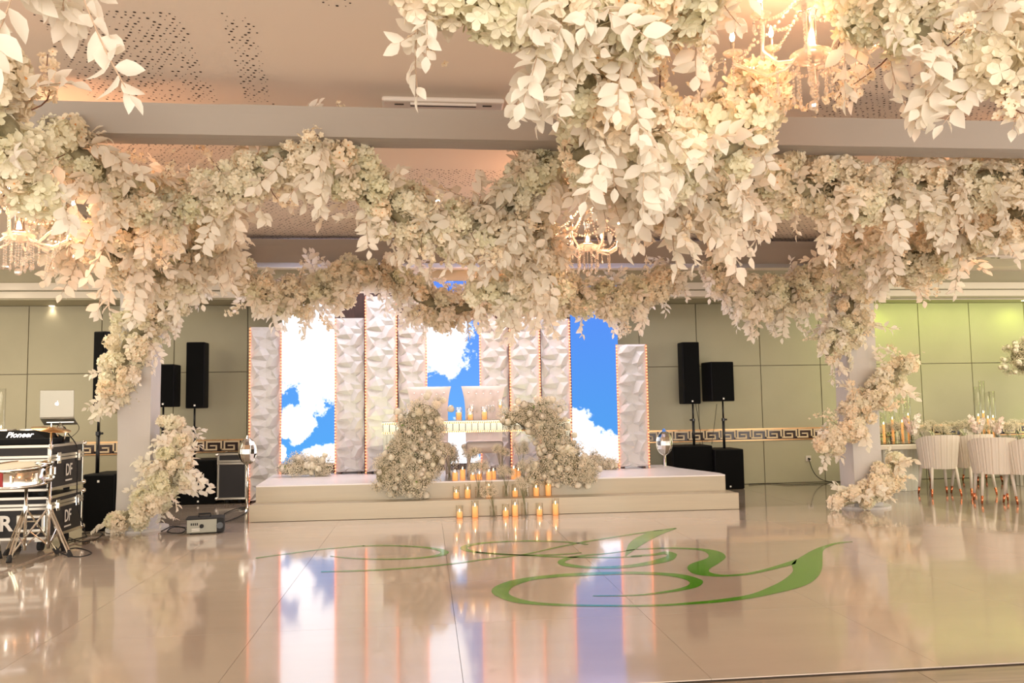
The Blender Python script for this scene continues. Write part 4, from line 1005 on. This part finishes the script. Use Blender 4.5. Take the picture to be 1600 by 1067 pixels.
# drums, cymbal and stands
def tripod(name, lab, px, py, top, spread=.34, seed=0, ang=0, r_=.0145):
    p = PZ(px, py, 0); t = thing(name, lab, 'stand', (p.x, p.y, 0), ang, 'chrome drum stands')
    MB().tube([(0, 0, .06), (0, 0, min(top, .75))], r_, 10).build('lower_tube', M['chrome'], t, smooth=True)
    if top > .75: MB().tube([(0, 0, .72), (0, 0, top)], r_*.72, 10).build('upper_tube', M['chrome'], t, smooth=True)
    MB().tube([(0, 0, .41), (0, 0, .47)], r_*1.7, 10).build('collar', M['chrome'], t)
    MB().tube([(0, 0, .70), (0, 0, .76)], r_*1.6, 10).build('collar', M['chrome'], t)
    MB().tube([(0, 0, .73), (.05, 0, .73)], [.006, .014], 6).build('wing_nut', M['chrome'], t)
    for k in range(3):
        q = 2*PI*k/3; c_, s_ = math.cos(q), math.sin(q)
        lg = MB()
        for off in (-.012, .012): lg.tube([(-s_*off, c_*off, .45), (spread*c_-s_*off, spread*s_+c_*off, .03)], .0085, 6)
        lg = lg.build('leg', M['chrome'], t)
        MB().tube([(spread*c_*.93, spread*s_*.93, .055), (spread*c_*1.06, spread*s_*1.06, .0)], [.02, .024], 8).build('rubber_foot', M['rubber'], lg)
        MB().tube([(0, 0, .09), (spread*.52*c_, spread*.52*s_, .235)], .007, 6).build('brace', M['chrome'], t)
    return t, p
def drum(lab, px, py, Y, r_, h_, tilt=6):
    p = PY(px, py, Y); t = thing('timbale', lab, 'drum', p, 0, 'chrome timbales at the left edge'); R_ = Matrix.Rotation(math.radians(tilt), 4, 'X')
    MB().lathe([(r_, 0), (r_, h_), (r_-.006, h_), (r_-.006, 0)], 36, mtx=R_).build('shell', M['chrome'], t, smooth=True)
    MB().lathe([(r_+.012, h_-.004), (r_+.014, h_+.014), (r_+.004, h_+.016), (r_+.004, h_-.004)], 36, mtx=R_).build('top_hoop', M['chrome'], t, smooth=True)
    MB().lathe([(r_+.004, 0), (r_+.010, -.006), (r_+.010, .016), (r_+.002, .016)], 36, mtx=R_).build('bottom_hoop', M['chrome'], t, smooth=True)
    MB().lathe([(.001, h_+.008), (r_+.003, h_+.004)], 36, mtx=R_).build('drum_head', M['skin'], t)
    for k in range(8):
        q = 2*PI*k/8+.2
        MB().box(-.012, .012, 0, .03, h_*.3, h_*.75, mtx=R_ @ Matrix.Translation((math.cos(q)*r_, math.sin(q)*r_, 0)) @ Matrix.Rotation(q-PI/2, 4, 'Z'), ch=.004).build('lug', M['chrome'], t)
    MB().box(-.014, .014, -.003, .003, .02, h_-.02, mtx=R_ @ Matrix.Translation((math.cos(-1.75)*(r_+.002), math.sin(-1.75)*(r_+.002), 0)) @ Matrix.Rotation(-1.75+PI/2, 4, 'Z')).build('red_band', M['red'], t)
    return t, p
t_, p_ = tripod('drum_stand', 'chrome tripod under the larger timbale', 38, 870, .74, .26, ang=.5)
DZ = PY(38, 757, p_.y).z
drum('larger chrome timbale in front of the road cases', 30, 756, p_.y, .24, .17)
tripod('drum_stand', 'chrome tripod at the very left edge of the photo', -14, 866, .70, .30, ang=1.2)
t_, p2 = tripod('cymbal_stand', 'chrome cymbal stand, rightmost of the drum stands', 75, 867, 1.18, .30, ang=-.55)
drum('smaller chrome timbale by the cymbal stand', 69, 750, p2.y-.02, .068, .16, 0)
p = Vector((p2.x, p2.y, 1.182)); t = thing('cymbal', 'thin tilted cymbal in front of the laptop', 'cymbal', p)
MB().lathe([(.004, .02), (.03, .018), (.05, .006), (.17, -.006), (.17, -.008), (.05, .003), (.004, .015)], 32, mtx=Matrix.Rotation(math.radians(10), 4, 'Y') @ Matrix.Rotation(math.radians(4), 4, 'X')).build('plate', M['gold'], t, smooth=True)
MB().tube([(0, 0, -.002), (0, 0, .05)], .006, 8).build('wing_nut', M['chrome'], t)

# ------------------------------------------------------------------ CABLES
def cable(lab, pts, r=.0055, name='cable'):
    P_ = []; n = len(pts)
    for i in range(n-1):
        g = [Vector(pts[max(i-1, 0)]), Vector(pts[i]), Vector(pts[i+1]), Vector(pts[min(i+2, n-1)])]
        for k in range(6):
            t_ = k/6; P_.append(.5*((2*g[1])+(-g[0]+g[2])*t_+(2*g[0]-5*g[1]+4*g[2]-g[3])*t_*t_+(-g[0]+3*g[1]-3*g[2]+g[3])*t_**3))
    P_.append(Vector(pts[-1])); base = P_[0].copy()
    return tag(MB().tube([q-base for q in P_], r, 6).build(name, M['rubber'], loc=base, smooth=True), lab, 'cable')
def fl(l, z=.008): return [PZ(x, y, z) for x, y in l]
top1 = Vector((cx1-.03, CYF+.45, zt+.09))
cable('black cable looping over the road case end and down to the floor', [Vector((cx1-.16, CYF+.42, zt+.06)), Vector((cx1-.08, CYF+.45, zt+.16)), top1, Vector((cx1+.04, CYF+.5, zt-.05)), Vector((cx1+.05, CYF+.5, .75)), Vector((cx1+.05, CYF+.52, .4)), Vector((cx1+.12, CYF+.55, .1))]+fl([(135, 838), (118, 842), (100, 848), (92, 862), (120, 870), (143, 864), (120, 856), (95, 862)]))
cable('black cable running from the road cases to the flowers at the left column', fl([(100, 836), (125, 846), (150, 842), (160, 834), (150, 831), (128, 834)]))
cable('thin cable hanging beside the laptop', [Vector((hp.x+.12, hp.y+.1, hp.z-.02)), Vector((hp.x+.17, hp.y+.1, hp.z-.1)), Vector((hp.x+.14, hp.y+.12, zt+.1)), Vector((hp.x+.06, hp.y+.1, zt+.03))], .003)
cable('black cable coil beside the fog machine', fl([(252, 830), (270, 822), (290, 826), (282, 833), (262, 831), (270, 824), (292, 824)]))
cable('black cables running from the fog machine to the stage', fl([(348, 816), (362, 812), (375, 806), (385, 800), (386, 792), (365, 796), (350, 803)]))
cable('black cable from the wall socket down to the floor', [PY(1264, 718, WY-.06), PY(1270, 735, WY-.08), PY(1280, 747, WY-.12)]+fl([(1296, 752.5), (1318, 753), (1350, 754)]), .006)
cable('black cable lying along the foot of the back wall', fl([(1170, 757), (1200, 755), (1230, 757), (1262, 756), (1296, 755)]), .006)
for px in (1090, 1118):
    x_ = PY(px, 640, 12.3)
    cable('cable hanging from the %s speaker on the right' % ('column' if px == 1090 else 'box'), [PY(px-3 if px == 1090 else px+2, 631, 12.38), PY(px+3 if px == 1090 else px-2, 665, 12.38), PY(px+8 if px == 1090 else px-6, 694, 12.38)], .004)
p = PY(1263, 716, WY-.024); t = thing('wall_socket', 'wall socket with a plug low on the wall left of the right column', 'socket', p)
MB().box(-.045, .045, -.01, 0, -.045, .045, ch=.004).build('plate', M['acw'], t); MB().tube([(0, -.01, -.005), (0, -.05, -.012)], .016, 8).build('plug', M['rubber'], t)

# fog machine
p = PZ(318, 835, 0); t = thing('fog_machine', 'small grey fog machine on the floor left of the stage', 'fog machine', (p.x, p.y, .0), .18)
MB().box(-.17, .17, 0, .26, .018, .165, ch=.008).build('housing', M['amp'], t)
MB().box(.13, .205, -.003, .263, .015, .168, ch=.008).build('end_cap', M['rubber'], t)
MB().box(-.185, .19, -.002, .262, .158, .172, ch=.004).build('top_edge', M['rubber'], t)
MB().tube([(-.06, .13, .17), (-.06, .13, .205), (.06, .13, .205), (.06, .13, .17)], .011, 8).build('handle', M['rubber'], t)
MB().tube([(-.02, -.002, .09), (-.02, -.014, .09)], .022, 14).build('dial', M['rubber'], t)
MB().tube([(.165, -.003, .09), (.165, -.02, .09)], .035, 16).build('nozzle', M['steel'], t)
for k in range(4): MB().box(-.13+.02*k, -.118+.02*k, -.003, .002, .10, .125).build('vent_slot', M['rubber'], t)
for k in range(2): MB().box(-.12, -.04, -.003, .002, .04+.018*k, .047+.018*k).build('printed_line', M['white'], t)
for sx in (-.13, .13):
    for sy in (.03, .23): MB().tube([(sx, sy, 0), (sx, sy, .02)], .014, 8).build('foot', M['rubber'], t)

# mirrored egg lamps
def egg(px, pyc, Y, zb, lab, blue=False):
    p = PY(px, pyc, Y); t = thing('mirror_egg_stand', lab, 'ornament', (p.x, Y, zb)); c_ = p.z-zb
    MB().lathe([(.001, 0), (.12, 0), (.12, .01), (.02, .02), (.001, .02)], 20).build('foot_plate', M['chrome'], t)
    MB().tube([(0, 0, .015), (0, 0, c_-.15)], .022, 12).build('pole', M['chrome'], t, smooth=True)
    MB().ball((0, 0, c_), (.12, .12, .175), 0, 9).build('egg', M['chrome'], t)
    b = MB()
    for q in range(6): b.tube([(math.cos(q*PI/3+a2*0)*.122*math.sin(a2), math.sin(q*PI/3)*.122*math.sin(a2), c_-.178*math.cos(a2)) for a2 in [PI*i/10 for i in range(11)]], .004, 5)
    b.build('rib', M['chrome'], t)
    MB().tube([(0, 0, c_+.16), (0, 0, c_+.21)], [.035, .015], 10).build('cap', mat('blue_cap', (.1, .3, .9), .3) if blue else M['chrome'], t)  # cap is plain blue on one stand, chrome on the other
egg(387, 705, 11.3, .0, 'silver ribbed egg ornament on a pole left of the stage')
egg(1038, 692, 11.75, .0, 'silver ribbed egg ornament with blue cap right of the stage', True)

# ------------------------------------------------------------------ DINING AREA (right)
TYd = 10.95; ta = PY(1364, 694, TYd); tz = ta.z
dt = thing('dining_table', 'long glossy dining table on fluted pedestals at the right', 'table', (ta.x, TYd, 0))
DL = 4.2; DW = 1.15
MB().box(0, DL, 0, DW, tz-.085, tz-.012, ch=.01).build('table_top', M['tabletop'], dt); MB().box(.01, DL-.01, .01, DW-.01, tz-.012, tz).build('mirror_inlay', M['mirror'], dt)
for cx in (.62, 2.9):
    b = MB(); n = 64; vs = []; 
    for zz in (0.0, tz-.085):
        for k in range(n):
            q = 2*PI*k/n; rr = 1+(.045 if k % 2 else 0); vs.append((cx+.33*rr*math.cos(q), DW/2+.33*rr*math.sin(q), zz))
    b.add(vs, [(k, (k+1) % n, n+(k+1) % n, n+k) for k in range(n)]).build('fluted_pedestal', M['flute'], dt)
def dining_chair_proto():
    t = thing('dining_chair', '-', 'chair')
    b = MB(); na, nz_ = 60, 6
    for side in (0, 1):
        o_ = len(b.v)
        for j in range(nz_+1):
            v_ = j/nz_; z = .37+.46*v_; 
            for i in range(na+1):
                a_ = math.radians(-100+200*i/na); r_ = .225+.05*v_-.0*side
                ch = .009*abs(math.sin(i*PI/2.5)) if side == 0 else 0
                if side: r_ -= .045
                zz = z-(.10*v_*(abs(a_)/1.75)**3)
                b.v.append(((r_+ch)*math.sin(a_), -(r_+ch)*math.cos(a_)*.95+.03, zz))
        for j in range(nz_):
            for i in range(na):
                q = [o_+j*(na+1)+i, o_+j*(na+1)+i+1, o_+(j+1)*(na+1)+i+1, o_+(j+1)*(na+1)+i]; b.f.append(tuple(q if side == 0 else q[::-1])); b.m.append(0)
    N1 = (nz_+1)*(na+1)
    for i in range(na): b.f.append((nz_*(na+1)+i, nz_*(na+1)+i+1, N1+nz_*(na+1)+i+1, N1+nz_*(na+1)+i)); b.m.append(0); b.f.append((i+1, i, N1+i, N1+i+1)); b.m.append(0)
    for i in (0, na):
        for j in range(nz_): q = (j*(na+1)+i, (j+1)*(na+1)+i, N1+(j+1)*(na+1)+i, N1+j*(na+1)+i); b.f.append(q if i == 0 else q[::-1]); b.m.append(0)
    b.build('channelled_backrest', M['dining'], t)
    MB().box(-.205, .205, -.11, .27, .395, .475, ch=.035).build('seat', M['dining'], t, smooth=True)
    for sx in (-1, 1):
        for sy in (-1, 1):
            A = Vector((sx*.16, sy*.15+.03, .39)); B = Vector((sx*.188, sy*.18+.03, .10)); Cc = Vector((sx*.198, sy*.192+.03, 0))
            lg = MB().tube([A, B], [.022, .016], 8).build('leg', M['dining'], t, smooth=True)
            MB().tube([B, Cc], [.0165, .011], 8).build('copper_tip', M['copper'], lg, smooth=True)
    return t
dc = dining_chair_proto(); first = True
for px, py, rz, lab in [(1466, 768, -.12, 'leftmost dining chair, its ribbed back to the camera'), (1520, 767, .1, 'dining chair between the leftmost and the nearest one'), (1551, 790, -.38, 'nearest dining chair, turned slightly right'), (1606, 792, .2, 'dining chair cut by the right edge'),
                        (1430, 752, 2.6, 'dining chair beyond the table behind the right column flowers'), (1530, 752, 3.1, 'dining chair on the far side of the long table')]:
    p = PZ(px, py, 0)
    if rz > 2: p.y = TYd+DW+.05; p.x = PY(px, 700, p.y).x
    else: p.y += .25; p.x = PY(px, 700, p.y).x
    if rz < 2 and p.y > TYd-.42 : p.y = TYd-.36; p.x = PY(px, 700, p.y).x
    p.z = 0
    o_ = dc if first else copy_tree(dc); first = False
    o_.location = p; o_.rotation_euler.z = rz; tag(o_, lab, 'chair', 'dining chairs with copper tipped legs')
    
def tall_candle(px, Y, pyt, lab, zb, group='tall glass candle cylinders', floor_=False):
    p = PY(px, 690, Y); p.z = zb; h_ = PY(px, pyt, Y).z-zb; t = thing('glass_cylinder', lab, 'candle holder', p, 0, group)
    MB().lathe([(.001, .001), (.042, .001), (.042, h_), (.039, h_), (.039, .006), (.001, .006)], 18).build('cylinder', M['glass'], t, smooth=True)
    MB().lathe([(.001, .006), (.018, .006), (.016, h_*.45), (.001, h_*.45)], 10).build('candle', M['wax'], t)
    MB().lathe([(.001, h_*.45), (.007, h_*.45+.014), (.001, h_*.45+.04)], 8).build('flame', M['flame'], t)
for i, (px, Y, pyt) in enumerate([(1382, 11.2, 628), (1396, 11.35, 612), (1411, 11.25, 622), (1421, 11.45, 600)]):
    tall_candle(px, Y, pyt, f'tall glass cylinder by the right column, {ORD[i]} of four from left', tz)
for i, (px, Y, pyt) in enumerate([(1531, 11.3, 604), (1539, 11.45, 595), (1546, 11.3, 612), (1554, 11.45, 611)]):
    tall_candle(px, Y, pyt, f'tall glass cylinder on the table near the right edge, {ORD[i]} of four', tz)
# orchid stems
def orchid_mesh():
    b = MB(); rg = random.Random(9); b.tube([(0, 0, 0), (.02, 0, .16), (.05, 0, .30), (.10, 0, .36)], .003, 5, 1)
    for k in range(11):
        t_ = k/11; p = Vector((.02+.07*t_+rg.uniform(-.03, .03), rg.uniform(-.03, .03), .10+.25*t_))
        floret(b, Matrix.Translation(p) @ Vector((rg.uniform(-.5, .5), -1, rg.uniform(-.3, .3))).to_track_quat('Z', 'Y').to_matrix().to_4x4(), rg, .035, 0, 5, 2)
    return b.mesh('orchid_stem', [M['orchid'], M['stem'], M['centre']])
OM = orchid_mesh()
def orchid(px, py, Y, lab, zb, flip=1, s_=1.0):
    p = PY(px, py, Y); p.z = zb; t = thing('orchid_vase', lab, 'flowers', p, 0, 'pink orchids in small vases')
    MB().lathe([(.001, .001), (.03, .001), (.035, .10), (.032, .10), (.027, .006), (.001, .006)], 14).build('vase', M['glass'], t, smooth=True)
    for k in range(3): put('orchid_stem', OM, t, Matrix.Translation((0, 0, .03)) @ Matrix.Rotation(k*2.2+(0 if flip > 0 else PI), 4, 'Z') @ Matrix.Scale(s_*(1-.12*k), 4))
orchid(1425, 690, 11.15, 'pink orchids by the left group of glass cylinders', tz, 1, 1.1)
orchid(1529, 690, 11.15, 'pink orchids left of the right group of glass cylinders', tz, -1, 1.0)
orchid(1558, 690, 11.15, 'pink orchids right of the right group of glass cylinders', tz, 1, .9)
for i in range(14):
    px = 1374+i*16.8; rg = random.Random(600+i)
    stem_vase(px, 690, 11.25+.16*(i % 2), tz, .12, .20+.03*(i % 3), f'small vase of loose greens on the long table, {(ORD+["eleventh", "twelfth", "thirteenth", "fourteenth"])[i]} from left', .036, 600+i, 'small vases along the dining table')
for i, px in enumerate((1392, 1432, 1500, 1560)):
    p = PY(px, 694, 11.08); p.z = tz; t = thing('water_glass', f'low clear glass near the table edge, {ORD[i]} from left', 'glass', p, 0, 'low glasses on the dining table')
    MB().lathe([(.001, .001), (.03, .001), (.036, .09), (.033, .09), (.028, .006), (.001, .006)], 14).build('bowl', M['glass'], t, smooth=True)
# flower ball on a tall stand beyond the right edge
p = PY(1606, 556, 11.5); t = arrangement('flower_ball', 'round ball of roses on a tall stand at the right edge', [(1606, 556, 11.5, 40)], 40, 46, 0, 57, base=Vector((p.x, 11.5, tz)))
MB().tube([(0, 0, .012), (0, 0, p.z-tz-.1)], .012, 10).build('stand_pole', M['gold'], t)
MB().lathe([(.001, 0), (.12, 0), (.12, .012), (.001, .012)], 20).build('stand_foot', M['gold'], t)
# guest table at the far left, mostly behind the road cases
p = PY(-45, 700, 10.6); gz = .76
t = thing('guest_table', 'round cloth covered table behind the road cases', 'table', (p.x, 10.6, 0))
MB().lathe([(.001, gz), (.75, gz), (.76, gz-.02), (.78, .03)], 40).build('tablecloth', M['fabric'], t, smooth=True); MB().tube([(0, 0, 0), (0, 0, gz-.02)], .06, 10).build('pedestal', M['steel'], t)
tall_candle(1, 10.4, 607, 'tall glass candle cylinder at the left edge above the road cases', gz)
orchid(10, 690, 10.42, 'pink orchids at the left edge above the road cases', gz, 1, .9)
t = thing('added_light_strip', 'added green light strip under the soffit above the dining table', 'light', (9.2, FY+.12, SOFZ))  # added strip to spread green light over the wall, no known fitting
MB().box(-2.6, 4.0, -.02, .02, -.02, -.001, ch=.003).build('channel', M['acw'], t)
light('AREA', 'green_wall_fill', (9.9, FY+.12, SOFZ-.03), 17, (.74, 1, .18), 6.4, (math.radians(28), 0, 0), .06)
# wall uplights on the green side
for i, (px, lab) in enumerate(((1378, 'floor uplight at the wall behind the right column, shining green'), (1650, 'floor uplight at the wall beyond the right edge, shining green'))):
    p = PY(px, 740, WY-.3); p.z = 0; t = thing('wall_uplight', lab, 'light', p)
    MB().lathe([(.001, 0), (.07, 0), (.07, .12), (.055, .12), (.05, .11), (.001, .11)], 14).build('housing', M['black'], t); MB().lathe([(.001, .113), (.05, .113)], 12).build('lens', M['lamp'], t)
    light('SPOT', 'green_uplight_beam', p+Vector((0, 0, .14)), 22, (.62, 1, .12), .05, (math.radians(180-14), 0, 0), spot=math.radians(110), blend=1)
for i, px in enumerate((1380, 1600)):
    p = PY(px, 484, FY+.35); p.z = SOFZ; t = thing('soffit_spotlight', 'soffit spotlight shining green on the right wall, %s' % ('nearer the column' if i == 0 else 'at the photo edge'), 'ceiling light', p)
    MB().lathe([(.001, -.012), (.04, -.012), (.05, -.002), (.05, 0)], 14).build('rim', M['acw'], t); MB().lathe([(.001, -.013), (.03, -.013)], 12).build('lens', M['lamp'], t)
    light('SPOT', 'green_spot_beam', p+Vector((0, .0, -.04)), 5, (.75, 1, .14), .04, (math.radians(25), 0, 0), spot=math.radians(125), blend=1)
